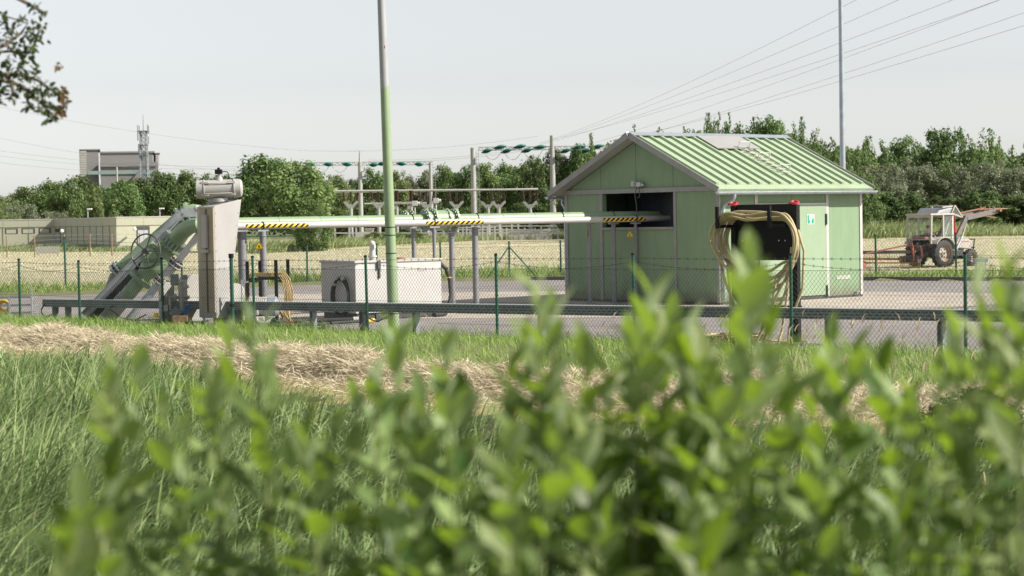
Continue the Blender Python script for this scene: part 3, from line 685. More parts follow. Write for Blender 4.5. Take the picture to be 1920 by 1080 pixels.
# signs, sensor box on the gable
xa, za = eav(1511, 420.5); xb, zb = eav(1524, 402)
p = HN+hu*xa+Vector((0, 0, za)); sg_ = thing('safety_sign', 'green and white emergency shower sign on the door of the green house', 'sign', p, TH)
w_, h_ = xb-xa, zb-za
MB().box((0, -.044, 0), (w_, -.0365, h_)).build('plate', 'signwhite', sg_, smooth=False)
m = MB(); m.box((.012, -.0455, .012), (w_*.3, -.0445, h_-.012)); m.box((w_*.68, -.0455, .012), (w_-.012, -.0445, h_*.62))
m.box((w_*.3+.001, -.0455, .012), (w_*.42, -.0445, h_*.45)); m.box((w_*.58, -.0455, .012), (w_*.68-.001, -.0445, h_*.45))
for k in range(4): m.box((w_*.70+.01*k, -.0455, h_*.68+.012*k), (w_*.70+.01*k+.006, -.0445, h_*.72+.012*k))
m.build('pictogram', 'signgreen', sg_, smooth=False)
yb, zb = gab(1199, 346); p = HN+hv_*yb+Vector((0, 0, zb)); bx = thing('gas_detector', 'small white and grey detector box with dangling cable on the green gable', 'detector', p, TH)
m = MB(); m.cbox((-.12, .07, .02), (.14, .1, .13)); m.ball((-.16, .07, .0), .06); m.build('housing', 'white', bx, bevel=.01)
m = MB(); m.cbox((-.1, -.1, .0), (.12, .16, .12)); m.cyl((-.1, -.18, .0), (-.1, -.25, -.03), .05, .03); m.build('sensor', 'galv', bx, bevel=.01)
m = MB(); m.tube([(-.1, .0, -.05), (-.12, .05, -.25), (-.1, .02, -.5), (-.11, .0, -.8)], .012, 6); m.tube([(-.1, -.1, -.05), (-.14, -.14, -.2), (-.12, -.12, -.3), (-.1, -.02, -.34)], .012, 6)
m.cyl((-.11, 0, -.78), (-.11, 0, -.95), .03, n=8); m.build('cable', 'dark_metal', bx)

# ------------------------------------------------------------------ the two long pipes and their supports
ILa, ILb = 1/44.8, 1/50.4
def pD(px): return 1/(ILb+(1205-px)/755*(ILa-ILb))
PZ = 2.17
def pipe_at(px, dz=0, off=0):
    D = pD(px); p = at(px, 408, D); p = Vector((p.x, p.y+off, PZ+dz)); return p
ga, gb = pipe_at(375), pipe_at(1222)
pdir = (gb-ga).normalized(); pn = Vector((pdir.y, -pdir.x, 0))      # towards the camera
def pnear(px, off, dz=0): return pipe_at(px, dz)+pn*off
green = thing('green_pipeline', 'thick pale green pipeline running level into the dark gable opening of the house', 'pipeline', (ga.x, ga.y, 0))
GR = .135
m = MB(); m.cyl(pipe_at(391), pipe_at(795), GR, n=28); m.cyl(pipe_at(852), gb+pdir*.2, GR, n=28); m.build('pipe', 'pipe_green', green, True)
for px in (520, 598, 668, 940, 1000, 1095):
    m = MB(); m.ring(pipe_at(px), pdir, GR+.001, .006, 28, 5); m.build('weld_seam', 'pipe_green', green, True)
def flange(m, c, d, r, t=.045, nb=14, mi=0, bm=1, br=.02):
    d = Vector(d).normalized(); m.cyl(c-d*t/2, c+d*t/2, r, n=30, mi=mi)
    a = d.orthogonal().normalized(); b = d.cross(a)
    for k in range(nb):
        an = 2*math.pi*k/nb; q = c+(a*math.cos(an)+b*math.sin(an))*(r-.04); m.cyl(q-d*(t/2+.028), q+d*(t/2+.028), br, n=6, mi=bm)
def ball_valve(parent, p0, p1, r, name='valve', mats=('pipe_green', 'galv'), nb=16):
    m = MB(); d = p1-p0; L = d.length; d = d/L
    for t in (0, L*.27): flange(m, p0+d*t, d, r, nb=nb)
    for t in (L*.73, L): flange(m, p0+d*t, d, r, nb=nb)
    m.cyl(p0+d*L*.27, p0+d*L*.73, r*.86, n=28); m.cyl(p0, p0+d*L*.27, r*.72, n=28); m.cyl(p0+d*L*.73, p1, r*.72, n=28)
    return m.build(name, list(mats), parent, True)
ball_valve(green, pipe_at(797), pipe_at(851), .275)
m = MB()
for px in (771, 893, 1052, 1147): c = pipe_at(px); m = MB(); m.ring(c, pdir, GR+.008, .012, 28, 5); m.build('pipe_clamp', 'dark_metal', green, True)
for px, dz in ((778, .40), (818, .46)):
    c = pipe_at(px, 0, .05); m = MB(); m.cyl(c+Vector((0, 0, GR)), c+Vector((0, 0, dz-.08)), .018, n=8); m.cbox(c+Vector((0, 0, dz)), (.13, .12, .12)); m.cyl(c+Vector((.06, 0, dz)), c+Vector((.12, 0, dz)), .04, n=10); m.build('transmitter', 'white', green, True, bevel=.012)
c = pipe_at(762, .02, .8); m = MB(); m.cyl(c-pdir*.35, c+pdir*.3, .12, n=18); flange(m, c-pdir*.1, pdir, .23, .04, 12); flange(m, c+pdir*.08, pdir, .23, .04, 12); m.build('branch_flange', ['pipe_green', 'galv'], green, True)
# elbow and sloping leg with its gate valve
ax = [(391, 420.5, 0), (372, 421, 0), (356, 425, .05), (343, 434, .1), (333, 446, .15)]
EP = [at(x, y, 44.3+o*5.) for x, y, o in ax]; EP[0] = pipe_at(391)
m = MB(); m.tube([pipe_at(398)]+EP, [.135]+[.14, .155, .17, .185, .2], 26, cap=False); m.build('elbow', 'pipe_green', green, True)
def gp(x, y, D): return at(x, y, D)
LD = 45.2
leg_d = (gp(212, 584, LD)-gp(330, 450, LD)).normalized()
m = MB(); f1, f2, f3 = gp(330, 449, LD), gp(318, 463, LD), gp(264, 524, LD)
flange(m, f1, leg_d, .30, .05, 16); flange(m, f2, leg_d, .30, .05, 16); m.cyl(f1, f2, .2, n=24)
a_ = leg_d.orthogonal().normalized(); b_ = leg_d.cross(a_)
for k in range(16):
    an = 6.283*k/16; o = (a_*math.cos(an)+b_*math.sin(an))*.255; m.cyl(f1+o, f2+o, .016, n=6, mi=1)
m.build('flange_pair', ['pipe_green', 'galv'], green, True)
m = MB(); m.lathe(f2, f3, [(0, .19), (.12, .2), (.22, .24), (.55, .27), (.7, .24), (.85, .18), (1, .18)], 28); flange(m, f3, leg_d, .285, .09, 16)
vb = gp(292, 486, LD); hw = gp(273, 471, LD-.85)
vd = (hw-vb).normalized()
m.lathe(vb, vb+vd*.62, [(0, .2), (.5, .19), (.52, .26), (.62, .26), (.64, .15), (1, .12)], 20)
m.build('gate_valve', ['pipe_green', 'galv'], green, True)
m = MB(); rim_n = Vector((-.42, -.9, .1)).normalized(); m.ring(hw, rim_n, .385, .017, 48, 8); m.cyl(hw-rim_n*.06, hw+rim_n*.05, .06, n=14)
sa_ = rim_n.cross(Vector((0, 0, 1))).normalized(); sb_ = rim_n.cross(sa_)
for k in range(5):
    an = 6.283*k/5+.62; m.bar(hw, hw+(sa_*math.cos(an)+sb_*math.sin(an))*.385, .022, .022, rim_n)
m.cyl(hw, vb+vd*.4, .025, n=8); m.build('handwheel', 'dark_metal', green, True)
m = MB()
for dx, dy in ((6, -12), (12, -4), (20, 6), (14, 16), (26, -14)):
    p = gp(280+dx, 470+dy, LD-.35); m.cbox(p, (.09, .07, .09), Euler((.3, .6, .2))); m.cyl(p, p+Vector((-.03, -.14, .03)), .02, n=8)
m.build('gearbox', 'pipe_green', green, True)
m = MB(); m.lathe(f3, gp(205, 592, LD), [(0, .165), (.3, .165), (.31, .172), (.33, .172), (.34, .165), (1, .165)], 26); m.build('sloping_pipe', 'pipe_green', green, True)
MAT['wrap'] = M('grey_wrapped_pipe', (.3, .28, .25), .8, 0, .15, 3, dirt=(.2, .18, .15))
m = MB(); m.cyl(gp(236, 556, LD), gp(183, 618, LD), .178, n=26); m.build('wrapped_pipe', 'wrap', green, True)
m = MB(); c = gp(369, 408, 44.4); m.cyl(c, c-Vector((0, 0, .12)), .03, n=10); m.ball(gp(369, 391, 44.4), .075); m.cyl(c, gp(369, 393, 44.4), .02, n=8); m.build('pressure_gauge', 'white', green, True)

# white pipe in front
white = thing('white_pipe', 'slim white pipe with black and yellow stripes in front of the green pipeline', 'pipe', (ga.x, ga.y-1, 0))
WO, WDZ, WR_ = .27, -.06, .076
wa, wb = pnear(432, WO, WDZ), pnear(1243, WO, WDZ)
m = MB(); m.cyl(pnear(440, WO, WDZ), wb, WR_, n=22); m.tube([pnear(440, WO, WDZ), pnear(410, WO, WDZ-.01), pnear(388, WO, WDZ-.05), gp(377, 434, 44.5), gp(352, 467, 44.5), gp(326, 500, 44.5)], WR_, 20); m.build('pipe', 'white', white, True)
wd3 = (gp(285, 548, 44.5)-gp(377, 434, 44.5)).normalized()
m = MB(); fa, fb = gp(329, 494, 44.5), gp(302, 527, 44.5)
for c in (gp(331, 491, 44.5), gp(326, 498, 44.5)): flange(m, c, wd3, .17, .03, 10)
for c in (gp(305, 523, 44.5), gp(299, 530, 44.5)): flange(m, c, wd3, .17, .03, 10)
m.cyl(fa, fb, .105, n=18); m.build('flange_valve', ['white', 'dark_metal'], white, True)
m = MB(); m.cyl(gp(300, 529, 44.5), gp(225, 620, 44.5), .085, n=18); m.build('sloping_pipe', 'galv', white, True)
def stripes(px0, px1, nst, a0=-.9, a1=.1):
    p0, p1 = pnear(px0, WO, WDZ), pnear(px1, WO, WDZ); d = p1-p0; L = d.length; d = d/L
    V, Fc, mi = [], [], []; na = 5; w = L/(nst)
    for i in range(nst+1):
        s0, s1 = i*w-.5*w, i*w+.5*w; o = len(V)
        for s in (s0, s1):
            for k in range(na):
                t = k/(na-1); an = a0+(a1-a0)*t; ss = min(max(s+(t-.5)*w*1.4, 0), L)
                V.append(tuple(p0+d*ss+(pn*math.cos(an)+Vector((0, 0, 1))*math.sin(an))*(WR_+.0025)-white.location))
        for k in range(na-1): Fc.append((o+k, o+na+k, o+na+k+1, o+k+1)); mi.append(i % 2)
    ob = np_obj('warning_tape', V, Fc, ['black', 'yellow'], white); ob.data.polygons.foreach_set('material_index', mi)
stripes(449, 566, 22, -.55, .55); stripes(786, 893, 22, -.7, .45); stripes(1117, 1196, 18, -.75, .45)
m = MB()
for px in (483, 803, 1180): m = MB(); c = pnear(px, WO, WDZ); m.ring(c, pdir, WR_+.012, .014, 22, 5); m.cyl(c-Vector((0, 0, WR_)), c-Vector((0, 0, WR_+.08)), .02, n=6); m.build('pipe_clamp', 'dark_metal', white, True)
# support columns
SUP = 'steel columns carrying the two pipes'
for px, r, off, lab, z1 in ((453, .10, 0, 'thick grey support column under the pipes just right of the cabinet tower', PZ-GR),
        (483, .075, WO, 'grey support column with warning triangle behind the black hose stand', PZ-WR_-.06),
        (775, .055, 0, 'grey support column with flange foot behind the white tank, left of two', PZ-GR),
        (803, .042, WO, 'thinnest grey support column behind the white tank under the striped tape', PZ-WR_-.06),
        (846, .068, 0, 'grey support column with square plate just right of the white tank', PZ-.27),
        (890, .075, 0, 'grey support column on a wide foot plate between tank and house', PZ-GR),
        (1104, .048, 0, 'thin support column before the gable, carrying a triangle seen edge on', PZ-GR),
        (1150, .058, 0, 'middle column of the three before the green gable, without a sign', PZ-GR),
        (1180, .04, WO, 'slim column with yellow warning triangle before the dark gable opening', PZ-WR_-.06)):
    p = pnear(px, off); root = thing('pipe_support', lab, 'column', (p.x, p.y, 0), 0, SUP)
    m = MB(); m.cyl((0, 0, .02), (0, 0, z1-.05), r, n=16); m.build('column', 'column', root)
    m = MB(); m.cyl((0, 0, .004), (0, 0, .03), r*2.6, n=18); m.build('foot_plate', 'galv_dark', root)
    m = MB(); m.bar((-pdir*.14)[:2]+(z1-.03,) if False else tuple(-pdir*.13+Vector((0, 0, z1-.03))), tuple(pdir*.13+Vector((0, 0, z1-.03))), .1, .04); m.cyl((0, 0, z1-.16), (0, 0, z1-.14), r*1.25, n=16)
    m.build('saddle', 'galv_dark', root)
def triangle(px, py, D, size, yaw, lab):
    p = at(px, py, D); root = thing('warning_sign', lab, 'sign', p, yaw, 'yellow warning triangles on the pipe supports'); s = size
    T = lambda k, y: [(0, y, k*s*.577), (-k*s*.5, y, -k*s*.289), (k*s*.5, y, -k*s*.289)]
    MB().prism(T(1, 0), (0, .008, 0)).build('plate', 'yellow', root, smooth=False)
    m = MB(); a, b = T(.92, -.0015), T(.78, -.0015)
    m.add(a+b, [(0, 1, 4, 3), (1, 2, 5, 4), (2, 0, 3, 5)])
    m.add([(0, -.0015, .2*s), (-.11*s, -.0015, -.02*s), (-.06*s, -.0015, -.1*s), (.06*s, -.0015, -.1*s), (.11*s, -.0015, -.02*s), (.03*s, -.0015, .03*s)], [(0, 1, 2, 3, 4, 5)])
    m.add([(-.16*s, -.0015, -.13*s), (.16*s, -.0015, -.13*s), (.16*s, -.0015, -.16*s), (-.16*s, -.0015, -.16*s)], [(3, 2, 1, 0)])
    m.build('pictogram', 'black', root, smooth=False); return root
triangle(486, 462, pD(483)-.55, .21, 0, 'yellow warning triangle on the column left of the black hose stand')
triangle(1181, 440, pD(1180)-.38, .19, -.2, 'yellow warning triangle facing out before the green gable')
triangle(1101, 439, pD(1104)-.05, .19, 1.35, 'yellow warning triangle seen almost edge on at the left column before the gable')
# second green branch behind, and the flat galvanised tray between
br = thing('green_pipe_branch', 'second green pipe slanting down behind the big valve, with bolted flanges', 'pipe', (gp(345, 402, 46).x, 46, 0))
m = MB(); b0, b1 = gp(345, 403, 46.4), gp(216, 515, 46.4); bd = (b1-b0).normalized()
m.cyl(b0, b1, .17, n=24); m.tube([gp(375, 398, 46.4), gp(362, 396, 46.4), gp(350, 399, 46.4), b0], .17, 20); m.build('pipe', 'pipe_green', br, True)
m = MB(); flange(m, gp(352, 399, 46.4), Vector((1, 0, .25)), .25, .06, 12); flange(m, gp(340, 406, 46.4), bd, .25, .05, 12); m.build('upper_flange', ['pipe_green', 'galv'], br, True)
m = MB(); flange(m, gp(226, 506, 46.4), bd, .25, .05, 12); flange(m, gp(219, 512, 46.4), bd, .25, .05, 12); m.build('flange', ['galv', 'dark_metal'], br, True)
m = MB(); m.cyl(b1, gp(188, 590, 46.4), .12, n=20); m.build('lower_pipe', 'wrap', br, True)
tr = thing('steel_trough', 'slanting galvanised steel trough between the two green pipes', 'trough', (gp(180, 590, 45.8).x, 45.8, 0))
m = MB(); t0, t1 = gp(341, 399, 45.9), gp(158, 592, 45.9); td = (t1-t0).normalized(); un = Vector((0, 1, 0)).cross(td).normalized()
m.bar(t0, t1, .03, .15, td.cross(Vector((0, 1, 0)))); m.build('web', 'galv', tr, True, smooth=False)
m = MB()
for s in (-1, 1): 
    o = td.cross(Vector((0, 1, 0))).normalized()*(.08*s); m.bar(t0+o+Vector((0, -.06, 0)), t1+o+Vector((0, -.06, 0)), .14, .012, o)
m.build('side_flange', 'zinc', tr, True, smooth=False)
o2 = td.cross(Vector((0, 1, 0))).normalized()
o3 = Vector((.75, 0, -.66))
MB().bar(t0.lerp(t1, .35)+o3*.17+Vector((0, .05, 0)), t1+td*.1+o3*.17+Vector((0, .05, 0)), .2, .15, o3).build('shadow_bar', 'black', tr, True, smooth=False)  # black bar standing in for the shadow underneath the trough
m = MB(); tt = gp(377, 398, 45.9); m.bar(t0+Vector((-.02, 0, 0)), tt, .03, .2); m.build('top_tray', 'galv', tr, True, smooth=False)

# pale line and repair joints on the yard
m = MB(); a, b = gz(1683, 566, .008), gz(1752, 563, .008); m.bar(a, b, .07, .002); tag(m.build('painted_line', 'signwhite', loc=a, smooth=False), kind='structure')

for x0, y0, x1, y1, dp_, lb in ((212, 572, 262, 600, .35, 'black cable drooping from the cable tray in front of the slanting pipes'), (84, 570, 92, 596, .1, 'black cable looping down from the left end of the cable tray'), (690, 578, 715, 604, .15, 'thin dark cable hanging from the tray beside the green pole')):
    a, b = rail_pt(x0, y0), rail_pt(x1, y1); q_ = [a+Vector((0, -.03, .0)), a+Vector((-.06, -.05, -.1))]+[a.lerp(b, t)+Vector((-.12*math.sin(3.1*t), -.05, -dp_*math.sin(3.1*t)*.3)) for t in (.3, .5, .7, .9)]+[b+Vector((.15, -.02, .12))]
    m = MB(); m.tube(q_, .014, 7); tag(m.build('cable', 'rubber', loc=a), lb, 'cable')

for k, pts in enumerate((((1625, 553), (1760, 556), (1960, 556)), ((1640, 592), (1720, 584), (1860, 571)), ((820, 606), (1000, 611), (1320, 612)), ((560, 545), (760, 541), (1000, 540)))):
    q_ = [gz(x, y, .006) for x, y in pts]; m = MB()
    for a, b in zip(q_[:-1], q_[1:]): m.bar(a, b, .035, .002)
    tag(m.build('yard_joint', 'rubber', loc=q_[0], smooth=False), kind='structure')
# ------------------------------------------------------------------ valve tower with its actuator
def twr(x, y, D=41.8): return at(x, y, D)
T0 = base(406, 590, 41.6, 0); tower = thing('valve_cabinet', 'tall tapering grey sheet metal cabinet with a brown side, carrying the actuator', 'cabinet', T0, TH)
def fr(px, py): p = on_plane(px, py, hv_, T0)-T0; return Vector((p.dot(hu), 0, p.z))
def sd_(px, py): p = on_plane(px, py, hu, T0)-T0; return Vector((0, p.dot(hv_), p.z))
f = [fr(404, 387), fr(452.5, 374), fr(431, 560), fr(408, 592)]
f[2] = f[1].lerp(f[2], (f[1].z-.2)/(f[1].z-f[2].z)); f[3].z = .2; f[0].x = max(f[0].x, .0)
sw = sd_(378, 470).y
m = MB(); m.prism([Vector((.0, 0, f[0].z)), f[1], f[2], Vector((.0, 0, .2))], (0, sw+.15, 0)); m.build('body', 'cab_grey', tower, smooth=False, bevel=.006)
zs = f[0].z-.02
m = MB(); m.box((-.035, .0, .32), (-.002, sw, zs)); m.build('side_case', 'cab_brown', tower, smooth=False, bevel=.006)
m = MB(); m.box((-.047, sw*.47, .33), (-.036, sw*.55, zs-.03)); m.build('corner_strip', 'dark_metal', tower, smooth=False)
m = MB(); m.box((-.1, sw*.35, zs-.85), (-.048, sw*.72, zs-.15)); m.build('catch_box', 'cab_grey', tower, smooth=False, bevel=.004)
m = MB(); m.box((-.13, sw*.3, zs-.95), (-.048, sw*.75, zs-.88)); m.build('latch', 'cab_grey', tower, smooth=False, bevel=.004)
m = MB()
for t in np.linspace(.04, .96, 9):
    z = .2+(f[0].z-.25)*t; xr = f[2].x+(f[1].x-f[2].x)*(z-.2)/(f[1].z-.2)
    for x in (.03, xr-.03): m.cyl((x, -.006, z), (x, .01, z), .012, n=7)
m.build('screw', 'galv_dark', tower)
for x in (.05, f[2].x-.12): MB().box((x, .1, -.02), (x+.08, .2, .198)).build('leg', 'dark_metal', tower, smooth=False)
AC = twr(411.5, 354, 42.1); act = thing('actuator', 'grey cylindrical actuator with domed ends on top of the tall cabinet', 'actuator', AC)
m = MB(); xd = Vector((1, .12, .02)).normalized(); hl = .49
m.lathe(-xd*hl, xd*hl, [(0, .17), (.012, .195), (.16, .2), (.165, .215), (.18, .215), (.185, .19), (.80, .19), (.805, .215), (.82, .215), (.825, .2), (.95, .19), (.985, .15), (1, .08)], 32); m.build('cylinder', 'cab_grey', act)
m = MB()
for t in (-.28, .27):
    for z in (.13, -.12): m.cbox(xd*t+Vector((.0, -.15, z)), (.17, .06, .05))
for z in (.12, -.1): m.cyl(xd*-.3+Vector((0, -.185, z)), xd*.3+Vector((0, -.185, z)), .012, n=7)
m.build('tie_rod', 'offwhite', act, bevel=.006)
m = MB(); m.lathe((.0, 0, -.17), (.0, .05, -.38), [(0, .16), (.3, .18), (.5, .13), (1, .13)], 20); m.ball((-.12, .05, -.25), (.13, .12, .12)); m.build('neck', 'cab_grey', act)
m = MB(); m.cyl((0, 0, .17), (0, 0, .25), .09, .06); m.cyl((0, 0, .24), (0, 0, .3), .05); m.build('top_flange', 'cab_grey', act)
m = MB(); m.cbox((-.01, 0, .36), (.15, .12, .1)); m.cyl((-.01, 0, .4), (-.01, 0, .45), .03); m.build('position_switch', 'black', act, bevel=.012)
m = MB(); m.tube([(.07, 0, .36), (.16, .03, .36), (.2, .05, .3), (.19, .08, .2)], .012, 6); m.build('cable', 'black', act)
# ------------------------------------------------------------------ plant at the foot of the tower
def px2(x, y, D): return at(x, y, D)
def shield(px0, px1, ytop, D, lab, th=.5):
    p0, p1 = base(px0, 600, D, 0), base(px1, 600, D, 0); zt = at(px0, ytop, D).z; r = (p1.x-p0.x)/2
    root = thing('machine_cover', lab, 'cover', p0, R(35), 'round topped machine covers'); r *= 1.1
    pts = [(0, 0, .02), (2*r, 0, .02)]+[(r+r*math.cos(a), 0, zt-r*.8+r*.8*math.sin(a)) for a in np.linspace(0, math.pi, 12)]
    MB().prism(pts, (.03, th, 0)).build('shell', 'offwhite', root, bevel=.01)
    MB().box((.05, -.012, .1), (2*r-.05, -.001, .14)).build('strip', 'galv', root, smooth=False); return root
shield(352, 385, 515, 42.6, 'large round topped pale cover left of the tall cabinet')
shield(307, 328, 530, 42.9, 'small round topped pale cover beside the slanting white pipe', .3)
shield(428, 461, 532, 41.9, 'white round topped pump cover right of the tall cabinet', .4)
p = base(463, 590, 41.5, 0); pu = thing('pump_motor', 'white electric pump motor with a blue grey fan hood on a dark skid', 'pump', p)
m = MB(); m.box((-.55, -.05, .0), (1.15, .75, .12)); m.build('skid', 'dark_metal', pu, smooth=False)
m = MB(); m.cyl((.0, .3, .42), (.42, .3, .42), .2, n=22); m.cbox((.08, .12, .4), (.3, .25, .3)); m.box((-.05, .05, .12), (.35, .5, .22)); m.build('housing', 'white', pu, bevel=.015)
m = MB()
for k in range(9): m.ring((.03+.042*k, .3, .42), (1, 0, 0), .205, .008, 22, 4)
m.build('cooling_fin', 'offwhite', pu)
m = MB(); m.lathe((.42, .3, .42), (.64, .3, .42), [(0, .21), (.7, .21), (.95, .16), (1, .1)], 22); m.build('fan_hood', M('hood_blue', (.3, .34, .38), .4, .2, .1, 5), pu)
m = MB(); m.tube([(.2, -.02, .2), (.22, -.08, .14), (.3, -.1, .1), (.42, -.1, .1), (.5, -.08, .14), (.53, -.02, .16)], .035, 10); m.build('elbow_pipe', 'white', pu)
m = MB(); m.cyl((.52, -.08, .13), (.6, -.08, .17), .045); m.build('coupling', 'post_green', pu)
m = MB(); m.cyl((-.1, 0.05, .12), (-.1, .05, 1.0), .018, n=8); m.bar((-.14, .05, .95), (.04, .05, .95), .03, .03); m.build('lever_post', 'galv', pu)
p = base(436, 600, 41.2, 0); pp = thing('vent_pipe', 'dark green capped standpipe beside the tall cabinet', 'pipe', p)
zt = at(436, 480, 41.2).z; m = MB(); m.cyl((0, 0, 0), (0, 0, zt), .04, n=12); m.build('pipe', 'post_green', pp)
m = MB(); m.cyl((0, 0, zt-.04), (0, 0, zt+.05), .055, n=12); m.build('cap', 'black', pp); m = MB(); m.cyl((0, 0, .45), (0, 0, .52), .06, n=12); m.build('collar', 'black', pp)
p = base(337, 590, 42.3, 0); vs = thing('valve_station', 'cluster of small pipes and valves with a blue handle between the covers', 'valves', p)
m = MB(); m.cyl((.05, 0, .1), (.05, 0, .95), .045, n=12); m.cyl((-.45, .1, .62), (.2, .1, .62), .04, n=12); m.cyl((-.2, 0, .62), (-.2, 0, .35), .03); m.cyl((.05, 0, .8), (.2, 0, .86), .035)
for z in (.3, .55, .82, .95): m.cyl((.05, 0, z-.018), (.05, 0, z+.018), .085, n=14)
for x in (-.42, -.28, -.1): m.cyl((x-.02, .1, .62), (x+.02, .1, .62), .08, n=14)
m.build('pipework', 'offwhite', vs)
for c_, s_, e_ in (((-.06, -.1, .3), (.2, .08, .2), .7), ((-.28, -.02, .4), (.1, .1, .14), 0), ((-.1, .05, 1.0), (.16, .14, .24), 0), ((.1, .1, 1.05), (.12, .1, .1), 0)): MB().cbox(c_, s_, Euler((0, e_, 0))).build('switch_box', 'galv_dark', vs, bevel=.01)
m = MB(); m.cbox((.16, -.06, .36), (.09, .05, .2), Euler((0, .5, 0))); m.cyl((.12, -.1, .4), (.24, -.1, .48), .022, n=8); m.build('handle', 'blue', vs, bevel=.01)
m = MB(); m.cyl((-.5, 0, .2), (-.5, 0, .3), .05, n=10); m.cyl((.16, 0, .12), (.16, 0, .2), .05, n=10); m.build('union', 'yellow', vs)
m = MB(); m.box((-.6, -.1, 0), (.5, .7, .1)); m.build('base_frame', 'dark_metal', vs, smooth=False)
p = base(333, 597, 41.6, 0); wb_ = thing('timber_block', 'orange brown stack of timber blocks under the valves', 'timber', p)
for i, (a, b) in enumerate((((-.15, 0, 0), (.12, .3, .13)), ((-.12, .02, .133), (.2, .28, .26)))): MB().box(a, b).build('block', 'wood', wb_, smooth=False, bevel=.008)
# ------------------------------------------------------------------ hose stand with yellow cables
HS = [base(465.5, 590, 42.6, 0), base(515, 590, 42.2, 0)]
st = thing('cable_stand', 'black four post stand with coils of yellow cable, right of the cabinet', 'stand', HS[0])
W_ = (HS[1]-HS[0]).x
for x, y, z0, z1 in ((0, 0, 0, 1.36), (W_, 0, 0, 1.38), (.21, .5, 0, 1.36), (W_+.2, .5, .9, 1.38)):
    MB().box((x-.035, y-.035, z0), (x+.035, y+.035, z1)).build('post', 'black', st, smooth=False, bevel=.004)
m = MB(); m.bar((0, 0, .98), (W_, 0, .98), .05, .05); m.bar((.21, .5, .98), (W_+.2, .5, .98), .05, .05); m.bar((0, 0, .93), (.21, .5, .93), .05, .05); m.bar((W_, 0, .93), (W_+.2, .5, .93), .05, .05); m.build('cross_bar', 'black', st, smooth=False)
m = MB()
for k in range(9):
    o = k*.018; yy = .08+.05*(k % 4); zt = 1.02+.03*(k % 3); dr = .55+.5*random.random()
    m.tube([(-.04-o*.3, yy, zt-.45-dr*.3), (-.05, yy, zt-.2), (.02, yy, zt-.02), (.15, yy, zt+.03), (W_*.5, yy, zt+.01), (W_+.05+o, yy, zt+.02), (W_+.13+o, yy, zt-.1), (W_+.17+o*1.2, yy, zt-.4), (W_+.16+o, yy, zt-.6-dr*.3), (W_+.1+o, yy, zt-.75-dr*.25), (W_+.0+o, yy, zt-.65-dr*.2)], .013, 7)
cb = m.build('cable_coil', 'cable_y', loc=None); cb.location = HS[0]; tag(cb, 'coil of yellow cables hanging on the black stand', 'cables')
p = base(545, 590, 40.9, 0); m = MB()
m.tube([(-.05, 0, .5), (-.04, 0, .3), (0, -.02, .12), (.03, -.05, -.0), (.05, -.1, .0)], .022, 8); ho = m.build('hose', 'hose', loc=None); ho.location = p; tag(ho, 'short beige hose end with red coupling hanging beside the cable stand', 'hose')
m = MB(); m.cbox((-.01, -.03, .13), (.2, .04, .035)); m.build('coupling', 'red', ho)
p = base(545, 602, 40.6, 0); pl = thing('pallet', 'flat dark pallet lying between cable stand and white tank', 'pallet', p)
for k in range(5): MB().box((-.75, -.3+.17*k, .07), (.75, -.18+.17*k, .1)).build('board', 'dark_metal', pl, smooth=False)
for k in range(3): MB().box((-.75+.7*k, -.3, 0), (-.65+.7*k, .5, .068)).build('runner', 'dark_metal', pl, smooth=False)
for i, (y, r, l) in enumerate(((601, .045, 'dark pipe lying on the yard nearest the tank'), (606, .035, 'thinner dark pipe lying on the yard beside the pallet'))):
    a, b = gz(590+30*i, y, .06), gz(690+20*i, y-3*(i+1), .06); m = MB(); m.cyl(a, b, r, n=10); o = m.build('loose_pipe', 'rubber', loc=a); tag(o, l, 'pipe', 'loose pipes on the yard')
    c = MB(); c.cyl(a.lerp(b, .72)-a, a.lerp(b, .9)-a, r*1.3, n=10); c.build('sleeve', 'white' if i == 0 else 'yellow', o)
# ------------------------------------------------------------------ white tank
TK = gz(668, 602); TT = R(38); tank = thing('white_tank', 'long white box tank with overhanging lid beside the green lamp pole', 'tank', TK, TT)
tu = Vector((math.cos(TT), math.sin(TT), 0)); tv = Vector((-math.sin(TT), math.cos(TT), 0))
TA = (on_plane(828, 560, tv, TK)-TK).dot(tu); TB = (on_plane(603, 560, tu, TK)-TK).dot(tv); TZ = on_plane(668, 489, tv, TK).z
m = MB(); m.box((0, 0, .16), (TA, TB, TZ-.05)); m.build('shell', 'white', tank, smooth=False, bevel=.006)
MB().box((-.03, -.03, TZ-.05), (TA+.03, TB+.03, TZ)).build('lid', 'offwhite', tank, smooth=False, bevel=.006)
m = MB()
for x in (.05, .55, 1.1, TA-.2): m.box((x, .03, 0), (x+.14, TB-.03, .158))
m.box((0.02, .06, .02), (TA-.02, TB-.06, .15)); m.build('skid', 'dark_metal', tank, smooth=False)
m = MB(); m.box((TA*.72, -.006, TZ-.27), (TA*.82, -.0012, TZ-.2)); m.build('label_plate', 'offwhite', tank, smooth=False)
m = MB(); m.bar((.62, -.02, TZ), (.62, -.02, TZ-.4), .03, .04); m.cbox((.6, -.03, TZ-.1), (.08, .05, .18)); m.build('bracket', 'dark_metal', tank, smooth=False)
m = MB(); m.cyl((.66, .3, TZ), (.66, .3, TZ+.34), .075, .06, n=14); m.ball((.66, .3, TZ+.36), .07); m.cyl((.66, .3, TZ+.06), (.66, .3, TZ+.1), .1, n=14); m.cbox((.66, .22, TZ+.3), (.05, .06, .08)); m.build('vent', 'white', tank)
m = MB(); m.cyl((1.55, .5, TZ), (1.55, .5, TZ+.03), .13, n=16); m.build('manhole', 'rust_red', tank)
m = MB()
